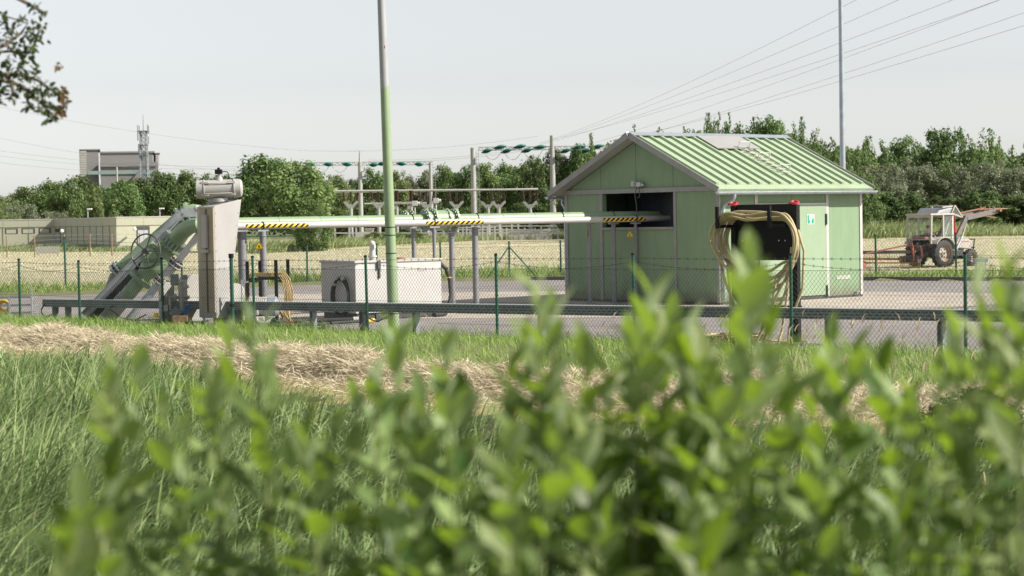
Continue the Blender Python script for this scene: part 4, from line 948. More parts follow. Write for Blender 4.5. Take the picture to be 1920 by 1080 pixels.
for k in range(4): 
    c = Vector((-.05-.02*k, .48, .52)); m.tube([c+Vector((0, .3*(1+.04*k)*math.cos(a), (.44-.02*k)*math.sin(a))) for a in np.linspace(-1.2, 4.35, 30)], .02, 8)
ho = m.build('hose_coil', 'rubber', loc=None); ho.location = TK; ho.rotation_euler.z = TT; tag(ho, 'coil of black hose hanging on the shaded end of the white tank', 'hose')
c = MB()
for a in (.7, 1.3, 2.0): c.cyl((-.1, .48+.3*math.cos(a)-.03, .52+.44*math.sin(a)-.02), (-.1, .48+.3*math.cos(a)+.03, .52+.44*math.sin(a)+.02), .045, n=8)
c.build('tie', 'offwhite', ho)
m = MB(); m.tube([(TA+.0, .25, TZ-.13), (TA+.12, .2, TZ-.12), (TA+.25, .15, TZ-.25), (TA+.31, .1, TZ-.5), (TA+.3, .05, TZ-.85), (TA+.2, 0, TZ-1.1), (TA+.02, -.1, .06), (TA-.35, -.2, .05)], .048, 12)
ho = m.build('black_hose', 'rubber', loc=None); ho.location = TK; ho.rotation_euler.z = TT; tag(ho, 'thick black hose curving down from the right end of the white tank', 'hose')
c = MB(); c.cyl((TA-.01, .25, TZ-.13), (TA+.07, .22, TZ-.12), .06, n=12); c.build('coupling', 'rust_red', ho)
c = MB(); c.ring((TA+.302, .11, TZ-.45), (0, 0, 1), .05, .012, 14, 5); c.build('band', 'yellow', ho)
# ------------------------------------------------------------------ lamp poles
def mat_pole():
    m, nt, b = nodes_of('two_tone_pole'); tc = nt.nodes.new('ShaderNodeTexCoord'); sp = nt.nodes.new('ShaderNodeSeparateXYZ'); nt.links.new(tc.outputs['Object'], sp.inputs[0])
    ad = nt.nodes.new('ShaderNodeMath'); ad.operation = 'MULTIPLY_ADD'; ad.inputs[1].default_value = -.5; nt.links.new(sp.outputs[0], ad.inputs[0]); nt.links.new(sp.outputs[2], ad.inputs[2])
    gt = nt.nodes.new('ShaderNodeMath'); gt.operation = 'GREATER_THAN'; gt.inputs[1].default_value = 4.94; an = nt.nodes.new('ShaderNodeMath'); an.operation = 'MULTIPLY_ADD'; an.inputs[1].default_value = .22; nt.links.new(noise(nt, 9, 5, .7), an.inputs[0]); nt.links.new(ad.outputs[0], an.inputs[2]); nt.links.new(an.outputs[0], gt.inputs[0])
    mp = nt.nodes.new('ShaderNodeMapping'); mp.inputs['Scale'].default_value = (8, 8, 2); nt.links.new(tc.outputs['Object'], mp.inputs[0])
    lo = mixc(nt, ramp(nt, noise(nt, 1, 7, .7, mp.outputs[0]), .4, .8), (.23, .31, .17), (.19, .26, .145))
    hi = mixc(nt, ramp(nt, noise(nt, 1, 7, .7, mp.outputs[0]), .4, .8), (.33, .335, .34), (.25, .255, .26))
    nt.links.new(mixc(nt, gt.outputs[0], lo, hi), b.inputs['Base Color']); b.inputs['Roughness'].default_value = .5; return m
MAT['pole2'] = mat_pole()
PB = gz(739, 622); pt_ = at(713.5, -40, PB.y+.1)
pole = thing('lamp_pole', 'leaning pole, pale green below and grey above, in front of the white tank', 'pole', PB)
tp = (pt_-PB); top = tp*1.35
m = MB(); m.lathe((0, 0, -.1), top, [(0, .112), (.9, .068), (1, .066)], 28); pm = m.build('mast', 'pole2', pole)
m = MB()
for y in (426, 441, 475, 588): z = at(730, y, PB.y).z; c = tp*(z/tp.z); m.ring(c, tp, .112-.032*z/top.z, .007, 24, 5)
m.build('strap', 'black', pole)
z = at(720, 88, PB.y).z; c = tp*(z/tp.z); m = MB(); m.cbox(c+Vector((.012, -.072, 0)), (.06, .012, .05)); m.build('rust_stub', 'rust_red', pole)
P2 = base(1581.5, 400, 61, 0); q2 = at(1575.5, -40, 61); pole2 = thing('steel_mast', 'thin bare grey steel mast rising behind the right end of the green house', 'pole', P2)
m = MB(); m.lathe((0, 0, -.1), (q2-P2)*1.3, [(0, .10), (.5, .078), (1, .055)], 20); m.build('mast', 'zinc', pole2)
m = MB(); m.cyl((0, 0, 0), (0, 0, .04), .2, n=16); m.build('foot_plate', 'galv_dark', pole2)
# ------------------------------------------------------------------ hose rack in front of the house
RKR, RKL = gz(1495, 646), gz(1388, 636); RKL = Vector((RKR.x-.92, RKR.y+.86, 0))
ra = math.atan2((RKR-RKL).y, (RKR-RKL).x); RW = (RKR-RKL).length
rack = thing('hose_rack', 'black two post rack with a large black board and red handles, before the house door', 'rack', RKL, ra)
rzt = at(1494, 384, RKR.y).z; bz0 = at(1494, 488, RKR.y).z
for x in (0, RW): MB().box((x-.05, -.05, -.02), (x+.05, .05, rzt)).build('post', 'black', rack, smooth=False, bevel=.004)
MB().box((.055, -.02, bz0), (RW-.055, .02, rzt+.02)).build('board', 'black', rack, smooth=False)
m = MB()
for x in (.18, .30, RW-.33, RW-.2):
    for z in (rzt-.13, bz0+.33): m.cyl((x, -.03, z), (x, -.02, z), .013, n=8)
m.build('bolt', 'galv', rack)
for x in (0, RW):
    m = MB(); m.ring((x, -.02, rzt+.04), (.2, -.3, 1), .06, .02, 18, 6); m.bar((x-.1, -.05, rzt+.03), (x+.05, .0, rzt+.05), .05, .03); m.build('red_handle', 'red', rack)
hz_ = at(1390, 421, 34).z
for x in (.03, RW-.16):
    m = MB(); m.box((x-.03, -.5, hz_-.05), (x+.03, -.052 if x < .1 else -.022, hz_)); m.box((x-.03, -.55, hz_-.06), (x+.03, -.502, hz_+.31)); m.build('hook', 'black', rack, smooth=False, bevel=.004)
m = MB(); m.bar((-.05, .06, .62), (RW+.05, .06, .62), .05, .05); m.build('cross_bar', 'black', rack, smooth=False)
m = MB(); m.box((RW-.2, -.25, -.01), (RW+.75, -.19, .05)); m.build('foot', 'galv', rack, smooth=False)
m = MB(); rnd = random.Random(5)
def closed_curve(P, n=9):
    out = []; N = len(P); P = [Vector(p) for p in P]
    for i in range(N):
        p0, p1, p2, p3 = P[i-1], P[i], P[(i+1) % N], P[(i+2) % N]
        for k in range(n):
            t = k/n; out.append(.5*((2*p1)+(p2-p0)*t+(2*p0-5*p1+4*p2-p3)*t*t+(3*p1-p0-3*p2+p3)*t**3))
    return out
for k in range(8):
    y = -.14-.045*k; j = lambda a: rnd.uniform(-a, a); zt = hz_+.04+.032*(k % 4); o = .03*k
    zb = [.98, 1.12, .92, 1.04, .86, 1.2, .45, 1.0][k]; xr = RW+.10+o*.9+j(.03); xl = -.05-.012*k+j(.03); xc = .78+j(.12)
    m.tube(closed_curve([(.12, y, zt+.05), (.55, y, zt+.06+j(.025)-.02*(k % 3)), (RW-.2, y, zt+.05+j(.02)), (RW+.0+o*.4, y, zt+.0), (xr, y, zt-.28), (xr-.02, y, zt-.62), (xr-.22+j(.05), y, zb+.2*(zt-zb)), (xc+.18, y, zb+.02), (xc-.2, y, zb+.03+j(.03)), (xl+.28+j(.05), y, zb+.26*(zt-zb)), (xl+.05, y, zt-.55), (xl-.02, y, zt-.25)]), .0235, 9, closed=True)
m.tube([(RW+.25, -.3, hz_-.1), (RW+.38, -.32, hz_-.45), (RW+.36, -.35, .95), (RW+.2, -.35, .6), (RW+.12, -.4, .3), (RW+.1, -.4, .03)], .0225, 9)
for x0_, x1_, zt, sw in ((.05, .25, 1.3, .3), (RW+.1, RW-.45, 1.25, -.4), (RW+.12, RW+.0, 1.6, .15), (RW-.2, RW-.3, 1.1, .1)):
    pts = [(x0_+(x1_-x0_)*t+sw*.2*math.sin(t*3.1), -.3-.25*t, zt*(1-t)**1.2+.03) for t in np.linspace(0, 1, 12)]; m.tube(pts, .023, 9)
ho = m.build('hose', 'hose', loc=None); ho.location = RKL; ho.rotation_euler.z = ra; tag(ho, 'thick beige hose hung in big loops over the hooks of the black rack', 'hose')
m = MB(); c = gz(1378, 645)
for k in range(11):
    r = .32+.012*k+.1*rnd.random(); ph = rnd.random()*6; ox, oy = rnd.uniform(-.08, .08), rnd.uniform(-.06, .06)
    m.tube([c+Vector((ox+r*1.05*math.cos(a), oy+r*.8*math.sin(a), .03+.012*k+.02*math.sin(a*2+ph))) for a in np.linspace(0, 6.28, 26)[:-1]], .012, 6, closed=True)
m.tube([c+Vector((.35, 0, .12)), c+Vector((.6, -.1, .05)), c+Vector((.9, 0, .03)), c+Vector((1.2, -.15, .03))], .02, 6)
o = m.build('cable_heap', 'cable_y', loc=c); tag(o, 'heap of coiled yellow hose on the ground below the black rack', 'hose')
# small things at the edges of the yard
p = gz(1838, 522); p.z = float(ground_z(p.x, p.y)); p = base(1838, 522, kerbY(12)+1.2, .1); bxs = thing('marker_post', 'blue topped marker box on two pale legs beside the kerb, right of the tractor', 'marker', p)
for x in (-.13, .17): MB().box((x-.025, -.02, -.1), (x+.025, .02, .40)).build('leg', 'galv', bxs, smooth=False)
MB().box((-.2, -.07, .40), (.24, .09, .52)).build('top', M('dull_blue', (.13, .2, .3), .5, 0, .1, 6), bxs, smooth=False, bevel=.01)
p = gz(22, 590); cr = thing('mesh_crate', 'low grey wire crate at the left edge of the yard', 'crate', p)
for z in (.03, .22, .42):
    m = MB()
    for y in (0, .6): m.bar((-.6, y, z), (.5, y, z), .03, .03)
    for x in (-.6, .5): m.bar((x, 0, z), (x, .6, z), .03, .03)
    m.build('rail', 'galv_dark', cr, smooth=False)
for x in (-.6, -.05, .5): MB().box((x-.02, -.02, 0), (x+.02, .02, .75 if x > .4 else .44)).build('post', 'galv', cr, smooth=False)
m = MB()
for k in range(5): m.ring((-.25, .2+.02*k, .2), (.1, 1, .1), .16-.015*k, .022, 18, 6)
o = m.build('hose_coil', 'yellow', loc=None); o.location = p; tag(o, 'bright yellow hose coil lying in the grey wire crate', 'hose')
# ------------------------------------------------------------------ substation
SD = 280.; SZ = FIELD_Z
def spole(px, ytop, yw, D, lab, w0=.6, w1=.42, ladder=False, spike=None):
    p = base(px, 440, D, SZ); zt = at(px, ytop, D).z-SZ; root = thing('gantry_pole', lab, 'pole', p, 0, 'concrete gantry poles of the substation')
    m = MB(); m.lathe((0, 0, -.3), (0, 0, zt), [(0, w0/2), (1, w1/2)], 12); m.build('column', 'pole_conc', root)
    m = MB(); m.box((-.7, -.7, -.2), (.7, .7, 1.2)); m.build('footing', 'concrete', root, smooth=False)
    if ladder:
        m = MB()
        for s in (0, .35): m.bar((w0/2+.1+s, 0, .5), (w1/2+.1+s, 0, zt-.5), .05, .05)
        for z in np.arange(.8, zt-.5, .45): m.bar((w0/2+.1-(w0-w1)/2*z/zt, 0, z), (w0/2+.45-(w0-w1)/2*z/zt, 0, z), .05, .05)
        m.build('ladder', 'galv', root, smooth=False)
    if spike:
        z2 = at(px, spike, D).z-SZ; m = MB(); m.cyl((0, 0, zt), (0, 0, z2), .16, .1); m.bar((-1.6, 0, z2), (.5, 0, z2), .1, .06); m.build('earth_spike', 'pole_conc', root)
    return root
spole(677.5, 304, 0, 300, 'concrete gantry pole with a thin spike, left of the leaning green pole', .75, .6, spike=283)
spole(809.5, 305, 0, 300, 'concrete gantry pole with ladder seen between the leaning pole and the tall one', .6, .5, True)
spole(889.5, 277, 0, SD, 'tall concrete gantry pole with ladder above the wide pipe foot', .8, .68, True)
spole(1038, 254, 0, SD, 'tall concrete gantry pole close to the left eave of the green house', .95, .6)
def gantry(x0, y0, x1, y1, D, lab, ins, tilt):
    a, b = at(x0, y0, D), at(x1, y1, D); root = thing('gantry_beam', lab, 'gantry', a, 0, 'gantry beams with green insulators')
    m = MB(); d = b-a
    for z in (-.22, .22): m.bar((0, 0, z), tuple(d+Vector((0, 0, z))), .3, .12)
    n = 26
    for k in range(n): m.bar(tuple(d*(k/n)+Vector((0, 0, -.22))), tuple(d*((k+.5)/n)+Vector((0, 0, .22))), .08, .08); m.bar(tuple(d*((k+.5)/n)+Vector((0, 0, .22))), tuple(d*((k+1)/n)+Vector((0, 0, -.22))), .08, .08)
    m.build('beam', 'beam_white', root, smooth=False)
    for px, py, ln, an in ins:
        c = at(px, py, D-.6)-a; dd = Vector((math.cos(an), -.35, math.sin(an))).normalized()*ln/2; m = MB(); prof = []
        for k in range(13): prof += [(k/12.5, .06+.16*math.sin(math.pi*(k+.3)/13)), ((k+.5)/12.5, .08+.27*math.sin(math.pi*(k+.6)/13.2))]
        m.lathe(c-dd, c+dd, prof, 10); m.build('insulator', 'insul_green', root)
    return root
gantry(896, 279, 1190, 276, SD, 'pale gantry beam with green insulators from the tall pole to the house roof',
       [(913, 283, 1.7, .3), (937, 276, 1.9, .2), (950, 283, 1.7, .3), (974, 275, 1.9, .2), (988, 282, 1.7, .3), (1012, 276, 1.9, .1), (1060, 283, 1.7, .3), (1085, 276, 1.9, .2), (1097, 283, 1.7, .3), (1120, 275, 1.9, .2)], 0)
gantry(545, 308, 812, 306, 300, 'longer pale gantry beam with green insulators left of the tall pole',
       [(582, 308, 1.5, -.1), (615, 308, 1.5, -.1), (650, 308, 1.5, -.1), (700, 309, 1.4, 0), (716, 307, 1.4, .1), (752, 307, 1.5, -.1), (785, 308, 1.4, -.1)], 0)
m_loop = []
for i, (px, x2, D, y) in enumerate(((907, 942, SD, 285), (945, 980, SD, 285), (982, 1018, SD, 285), (590, 620, 300, 310), (622, 655, 300, 310))):
    a, b = at(px, y, D), at(x2, y-5, D); m = MB(); m.tube([a.lerp(b, t)-Vector((0, 0, 2.1*4*t*(1-t)*.6)) for t in np.linspace(0, 1, 13)], .035, 5)
    o = m.build('jumper_cable', 'wire', loc=a); tag(o, 'slack cable loop under the insulators, %s from the left' % ['third', 'fourth', 'fifth', 'first', 'second'][i], 'cable', 'slack loops under the gantry beams')
# Y shaped supports with three insulators, and the tubes they carry
YS = [659, 711, 801, 857, 916, 936, 995]
for i, px in enumerate(YS):
    D = 270+ (6 if i in (4,) else 0); p = base(px, 440, D, SZ); zt = at(px, 383, D).z-SZ; zb = at(px, 357, D).z-SZ
    root = thing('insulator_support', 'forked concrete post with three brown insulators, %s from the left' % ORD[i], 'support', p, 0, 'forked insulator posts of the substation')
    m = MB(); m.lathe((0, 0, -.2), (0, 0, zt-.4), [(0, .3), (1, .24)], 10); m.build('post', 'pole_conc', root)
    m = MB()
    for s in (-1, 1): m.bar((0, 0, zt-.6), (s*.75, 0, zt+.25), .4, .35); m.bar((s*.7, 0, zt+.2), (s*.95, 0, zt+.35), .35, .3)
    m.bar((0, 0, zt-.6), (0, 0, zt), .3, .3); m.build('fork', 'pole_conc', root, smooth=False)
    for s in ((-1, 0, 1) if i != 4 else ()):
        m = MB(); prof = []
        for k in range(9): prof += [(k/8.5, .1), ((k+.5)/8.5, .19)]
        m.lathe((s*.8, 0, zt+.35), (s*1.0, .3*s, zb-.05), prof, 8); m.build('insulator', 'insul_brown', root)
for i, px in enumerate((745, 772)):
    D = 268; p = base(px, 440, D, SZ); zt = at(px, 378, D).z-SZ; zb = at(px, 357, D).z-SZ; root = thing('switch_post', 'thick single brown insulator post, %s of a pair right of the leaning pole' % ['left', 'right'][i], 'support', p, 0, 'single insulator posts')
    m = MB(); m.cyl((0, 0, -.2), (0, 0, zt), .22, n=10); m.box((-.7, -.3, zt-.3), (.7, .3, zt)); m.box((-.5, -.2, zt-1.0), (.1, .2, zt-.5)); m.build('post', 'pole_conc', root, smooth=False)
    m = MB(); prof = []
    for k in range(9): prof += [(k/8.5, .2), ((k+.5)/8.5, .32)]
    m.lathe((0, 0, zt), (0, 0, zb), prof, 10); m.build('insulator', 'insul_brown', root)
for i, (dy, D) in enumerate(((0, 268), (1.6, 270), (2.6, 272))):
    a, b = at(606, 358.5+dy, D), at(1009, 355-dy*.2, D); m = MB(); m.cyl(a, b, .13, n=8); o = m.build('busbar', 'beam_white', loc=a); tag(o, 'long white busbar tube on the brown insulators, %s of three' % ['upper', 'middle', 'lower'][i], 'busbar', 'white busbar tubes')
a, b = at(683, 382, 274), at(800, 381, 274); m = MB(); m.cyl(a, b, .11, n=8); o = m.build('busbar', 'beam_white', loc=a); tag(o, 'short white lower tube left of the two thick insulators', 'busbar', 'white busbar tubes')
# pale rails, stanchions and cabinets below
rl = thing('railing', 'pale steel railing and stanchions across the foot of the substation', 'railing', base(800, 440, 262, SZ))
for y, x0, x1 in ((424, 905, 1045), (431, 770, 1050), (437, 598, 1055), (427, 780, 930)):
    a, b = at(x0, y, 262), at(x1, y-.5, 262); MB().bar(a, b, .16, .16).build('rail', 'beam_white', rl, True, smooth=False)
for px in (603, 628, 655, 668, 790, 817, 832, 868, 875, 888, 905, 914, 928, 941, 950, 960, 972, 984, 1003, 1015, 1030, 1046):
    p = base(px, 440, 262, SZ); z = at(px, random.choice((418, 424, 427)), 262).z
    m = MB(); m.box((p.x-.11, p.y-.1, SZ-.1), (p.x+.11, p.y+.1, z)); m.build('stanchion', 'beam_white', rl, True, smooth=False)
for i, (x0, x1, y) in enumerate(((592, 622, 438), (686, 700, 430), (955, 1035, 435))):
    a, b = base(x0, 440, 266, SZ), base(x1, 440, 266, SZ); z = at(x0, y, 266).z-SZ
    o = thing('switch_cabinet', ['grey cabinet under the large tree left of the leaning pole', 'narrow grey cabinet beside the leaning pole', 'long low grey wall behind the railing'][i], 'cabinet', a, 0, 'grey boxes of the substation')
    MB().box((0, 0, -.1), (b.x-a.x, .8, z)).build('body', 'concrete', o, smooth=False); MB().box((-.1, -.1, z), (b.x-a.x+.1, .9, z+.12)).build('top', 'beam_white', o, smooth=False)
# ------------------------------------------------------------------ power lines
def line(pts, r, lab, cat='power line', grp='power lines across the sky', n=40, sag=0):
    P = []
    for t in np.linspace(0, 1, n):
        k = t*(len(pts)-1); i = min(int(k), len(pts)-2); p = pts[i].lerp(pts[i+1], k-i); P.append(p-Vector((0, 0, sag*4*t*(1-t))))
    m = MB(); m.tube(P, r, 4, cap=False); o = m.build('power_line', 'wire', loc=P[0]); tag(o, lab, cat, grp)
for i, (x0, y0, x1, y1) in enumerate(((1012, 268, 1605, 0), (1012, 270, 1684, 0), (1012, 272, 1786, 0), (1035, 262, 1868, 2), (1085, 276, 1874, 0), (1120, 275, 1920, 24), (1160, 262, 1920, 48))):
    a = at(x0, y0, SD); t = .35; D1 = 110
    b = at(x1, y1, D1); mid_ = a.lerp(b, .5); far = b+(b-a)*.25
    pa = [a.lerp(far, k/30) for k in range(31)]; sag = [1.2, 1., .9, 1., .8, .8, .7][i]
    L0 = 1/1.25
    P = []
    for k in range(31):
        s = k/30*1.25; P.append(a.lerp(b, s)-Vector((0, 0, sag*.55*4*s*(1-s) if s <= 1 else sag*.55*4*s*(1-s))))
    m = MB(); m.tube(P, .012, 4, cap=False); o = m.build('power_line', 'wire', loc=a); tag(o, 'power line rising to the upper right, %s from the top' % ORD[i], 'power line', 'power lines over the green house')
for i, (x0, y0, x1, y1) in enumerate(((-40, 192, 560, 282), (-40, 250, 460, 322), (-40, 277, 470, 312), (-40, 287, 470, 316), (-40, 300, 480, 326), (560, 282, 1010, 255))):
    line([at(x0, y0, 420), at(x1, y1, 420)], .022, ('faint power line in the left sky, %s from the top' % ORD[i]) if i < 5 else 'faint power line in the sky between the leaning pole and the gantry', grp='faint power lines on the left', sag=1.2)
for i, (y0, y1) in enumerate(((300, 294), (303, 298))): line([at(690, y0, SD+5), at(1010, y1-20, SD+5)], .02, 'thin line over the trees toward the tall gantry, %s one' % ['upper', 'lower'][i], grp='thin lines between the gantries', sag=.6)
# ------------------------------------------------------------------ flat beige building on the left
BD = 222.; BZ = FIELD_Z
bl = thing('flat_building', 'long flat roofed beige panel building behind the field on the left', 'building', base(219, 470, BD, BZ))
B0 = Vector(bl.location); pC0 = Vector((0, 0, 0)); pC1 = base(420, 470, BD+6, BZ)-B0; pB1 = base(103, 470, BD+24, BZ)-B0; pA1 = base(-90, 470, BD+22, BZ)-B0
HBz = at(219, 410, BD).z-BZ
def wall(a, b, z0, z1, mat, name, off=0, th=.3):
    d = (b-a).normalized(); nn = Vector((d.y, -d.x, 0)); m = MB(); a2, b2 = a+nn*off, b+nn*off
    m.prism([a2+Vector((0, 0, z0)), b2+Vector((0, 0, z0)), b2+Vector((0, 0, z1)), a2+Vector((0, 0, z1))], -nn*th); return m.build(name, mat, bl, smooth=False)
for a, b in ((pA1, pB1), (pB1, pC0), (pC0, pC1)): wall(a, b, 0, HBz, 'beige', 'wall', 0, 4.5 if False else .3)
m = MB(); m.prism([v+Vector((0, 0, HBz-.05)) for v in (pA1, pB1, pC0, pC1, pC1+Vector((0, 22, 0)), pA1+Vector((0, 14, 0)))], (0, 0, .12)); m.build('flat_roof', 'concrete', bl, smooth=False)
for a, b in ((pA1, pB1), (pB1, pC0), (pC0, pC1)):
    wall(a, b, HBz-.78, HBz+.1, M('fascia', (.36, .365, .275), .6, 0, .04, 2), 'fascia', .06, .05); wall(a, b, HBz+.1, HBz+.2, 'trim', 'coping', .1, .35); wall(a, b, HBz-.83, HBz-.78, 'dark_metal', 'shadow_gap', .03, .04)
    n = int((b-a).length/2.6); 
    for k in range(1, n): p = a.lerp(b, k/n); d = (b-a).normalized(); wall(p-d*.02, p+d*.02, 0, HBz+.08, 'galv_dark', 'panel_joint', .068, .06)
def at_seg(a, b, px, D0):                 # fraction of wall a-b under photo column px
    u = (px-960)/FPX; A_, B_ = a+B0, b+B0; return (u*A_.y-A_.x)/((B_.x-A_.x)-u*(B_.y-A_.y))
for a, b, x0, x1, z0, z1, nm, mt in ((pC0, pC1, 258, 283, .0, 2.75, 'door', 'dark_metal'), (pB1, pC0, 106, 116, 0, 2.6, 'door', 'dark_metal'), (pA1, pB1, 12, 36, 2.05, 2.7, 'window', 'dark_metal'), (pA1, pB1, 43, 68, 2.05, 2.7, 'window', 'dark_metal'), (pA1, pB1, 75, 98, 2.05, 2.7, 'window', 'dark_metal')):
    p, q_ = a.lerp(b, at_seg(a, b, x0, BD)), a.lerp(b, at_seg(a, b, x1, BD)); o = wall(p, q_, z0, z1, mt, nm, .02, .06)
    d = (q_-p).normalized(); MB_ = wall(p+d*.15, q_-d*.22, z0+.05, z1-.45 if nm == 'door' else z1-.12, 'galv' if nm == 'door' else 'beige', 'leaf' if nm == 'door' else 'blind', .05, .03); MB_.parent = o
for i, (px, y0, y1, D) in enumerate(((165, 392, 415, BD+10), (300, 391, 411, BD+6))):
    p = at(px, y1, D); z = at(px, y0, D); root = thing('roof_lamp', 'small white lamp on the roof of the beige building, %s one' % ['left', 'right'][i], 'lamp', p, 0, 'lamps on the beige building')
    h = z.z-p.z; MB().cyl((0, 0, 0), (0, 0, h), .06, n=8).build('post', 'galv', root); m = MB(); m.cbox((.22, 0, h), (.6, .25, .14)); m.build('head', 'signwhite', root, bevel=.03)
for i, (px, py) in enumerate(((252.5, 430), (116, 433))):
    p = at(px, py, BD-.4); MB_ = MB().ball((0, 0, 0), .2); o = MB_.build('wall_lamp', 'signwhite', loc=None); o.location = p; tag(o, 'round white wall lamp on the beige building, %s door' % ['beside the right', 'beside the left'][i], 'lamp', 'wall lamps'); c = MB(); c.cyl((0, .2, 0), (0, .7, 0), .12, n=8); c.build('bracket', 'galv_dark', o)
p = base(67, 478, 195, FIELD_Z); q_ = base(111, 478, 195, FIELD_Z); sb = thing('white_board', 'blank pale board standing in the grass before the beige building', 'board', p)
MB().box((0, 0, .25), (q_.x-p.x, .08, .95)).build('panel', 'offwhite', sb, smooth=False)
for x in (.15, q_.x-p.x-.2): MB().box((x, .02, -.1), (x+.08, .06, .25)).build('leg', 'galv', sb, smooth=False)
bf = thing('post_fence', 'weathered post and wire fence in front of the beige building', 'fence', base(100, 470, 190, FIELD_Z))
pr = []
for px, yt in ((-20, 442), (13, 442), (65, 441), (121, 439), (169, 438), (210, 438), (262, 437), (330, 436)):
    p = base(px, 470, 190, FIELD_Z); z = at(px, yt, 190).z; MB().cyl(p, Vector((p.x, p.y, z)), .06, n=8).build('post', 'rust_red' if False else 'wood', bf, True); pr.append(Vector((p.x, p.y, z)))
m = MB()
for a, b in zip(pr[:-1], pr[1:]):
    for dz in (.1, .5, .9, 1.3): m.tube([a-Vector((0, 0, dz)), b-Vector((0, 0, dz))], .012, 4)
m.build('wire', 'wire', bf, True, smooth=False)
# ------------------------------------------------------------------ old power station block and lattice tower far off
PD = 1150.
ps = thing('power_station', 'huge grey concrete power station block far behind the trees', 'building', base(225, 400, PD, FIELD_Z), R(11.3)); P0 = Vector(ps.location)
def blk(name, x0, x1, y0, y1, mat, d0=0, dep=40):
    a, b = at(x0, y0, PD)-P0, at(x1, y1, PD)-P0; return MB().box((a.x, d0, max(b.z, 0) if y1 < 420 else 0), (b.x, d0+dep, a.z)).build(name, mat, ps, smooth=False)
blk('stair_tower', 150.5, 188, 281.5, 430, 'plant_grey', -2); blk('main_block', 188.2, 289, 286, 430, 'plant_grey', 0)
blk('end_bay', 289.2, 298.5, 287, 430, 'plant_grey', 1); MAT['ps_dark'] = M('station_dark', (.2, .19, .19), .9, 0, .08, .05)
for n_, a in (('roof_edge', (150, 188.4, 280.6, 282, 'ps_dark', -2.6, 41)), ('roof_edge', (188.5, 289, 284.6, 286, 'ps_dark', -.6, 41)), ('roof_edge', (289, 299, 286, 287.4, 'ps_dark', .4, 41)), ('annex_roof', (188, 294, 306, 312, 'ps_dark', -8, 8)), ('annex', (189, 292, 312, 430, 'plant_grey', -7, 7)), ('copper_band', (166, 290, 321.5, 326, M('verdigris', (.2, .27, .25), .8, 0, .1, .1), -7.6, .5)), ('vertical_joint', (188, 189, 283, 335, 'ps_dark', -2.4, .3))):
    blk(n_, *a)
for k in range(11): blk('stair_window', 151.8, 163.5, 284+4.4*k, 287.3+4.4*k, 'offwhite', -2.5, .4)
for k in range(6): blk('bay_window', 291, 297.6, 290+3.4*k, 292.4+3.4*k, 'offwhite', .6, .3)
for k in range(40): pass
a, b, c = at(240, 336, PD-12)-P0, at(254, 319, PD-12)-P0, at(266, 336, PD-12)-P0
m = MB(); m.prism([Vector((a.x, -14, a.z-6)), Vector((c.x, -14, c.z-6)), Vector((c.x, -14, c.z)), Vector((b.x, -14, b.z)), Vector((a.x, -14, a.z))], (0, 6, 0)); m.build('gabled_annex', 'ps_dark', ps, smooth=False)
m = MB(); a = at(209, 313, PD-15)-P0; m.cyl((a.x, -12, 0), (a.x, -12, a.z), .5, n=8); m.build('chimney', 'offwhite', ps)
lt = thing('lattice_tower', 'slim lattice telecom tower with antennas, standing before the grey power station', 'tower', base(272.5, 400, PD-60, FIELD_Z)); L0_ = Vector(lt.location); TDp = PD-60
zt = at(271, 246, TDp).z-L0_.z; m = MB(); hw0, hw1 = 2.6, 1.6; N_ = 22
for sx, sy in ((-1, -1), (1, -1), (1, 1), (-1, 1)): m.bar((sx*hw0, sy*hw0, 0), (sx*hw1, sy*hw1, zt), .42, .42)
for k in range(N_):
    z0, z1 = zt*k/N_, zt*(k+1)/N_; w0, w1 = hw0+(hw1-hw0)*k/N_, hw0+(hw1-hw0)*(k+1)/N_
    for sy in (-1, 1):
        m.bar((-w0, sy*w0, z0), (w1, sy*w1, z1), .22, .22); m.bar((w0, sy*w0, z0), (-w1, sy*w1, z1), .22, .22); m.bar((-w1, sy*w1, z1), (w1, sy*w1, z1), .2, .2)
        m.bar((sy*w0, -w0, z0), (sy*w1, w1, z1), .22, .22)
m.build('lattice', 'galv_dark', lt, smooth=False)
m = MB(); m.cyl((0, 0, zt), (0, 0, at(271, 214, TDp).z-L0_.z), .3, .12, n=6)
m.build('mast', 'galv_dark', lt)
for z in (zt, zt-7.5, zt-13): MB().cbox((0, 0, z), (6.0 if z == zt else 4.6, 5, .5)).build('platform', 'galv_dark', lt, smooth=False)
for k, (x, y, z) in enumerate(((-2.7, -2, zt+1.2), (2.7, -2, zt+1.4), (-2.6, 2, zt+1), (2.6, 1.5, zt+.8), (-2.9, -1, zt-3), (2.9, -1, zt-5), (-2.8, 0, zt-9))): MB().cbox((x, y, z), (.5, .4, 4.2)).build('antenna', 'galv', lt, smooth=False)
# ------------------------------------------------------------------ tractor
TRD = 104.; tp0 = base(1767, 500, TRD, FIELD_Z); TA_ = R(36); S = 1.08
tr_ = thing('tractor', 'old white cab tractor with raised front loader working on the mown field', 'tractor', tp0, TA_); tr_.scale = (S, S, S)
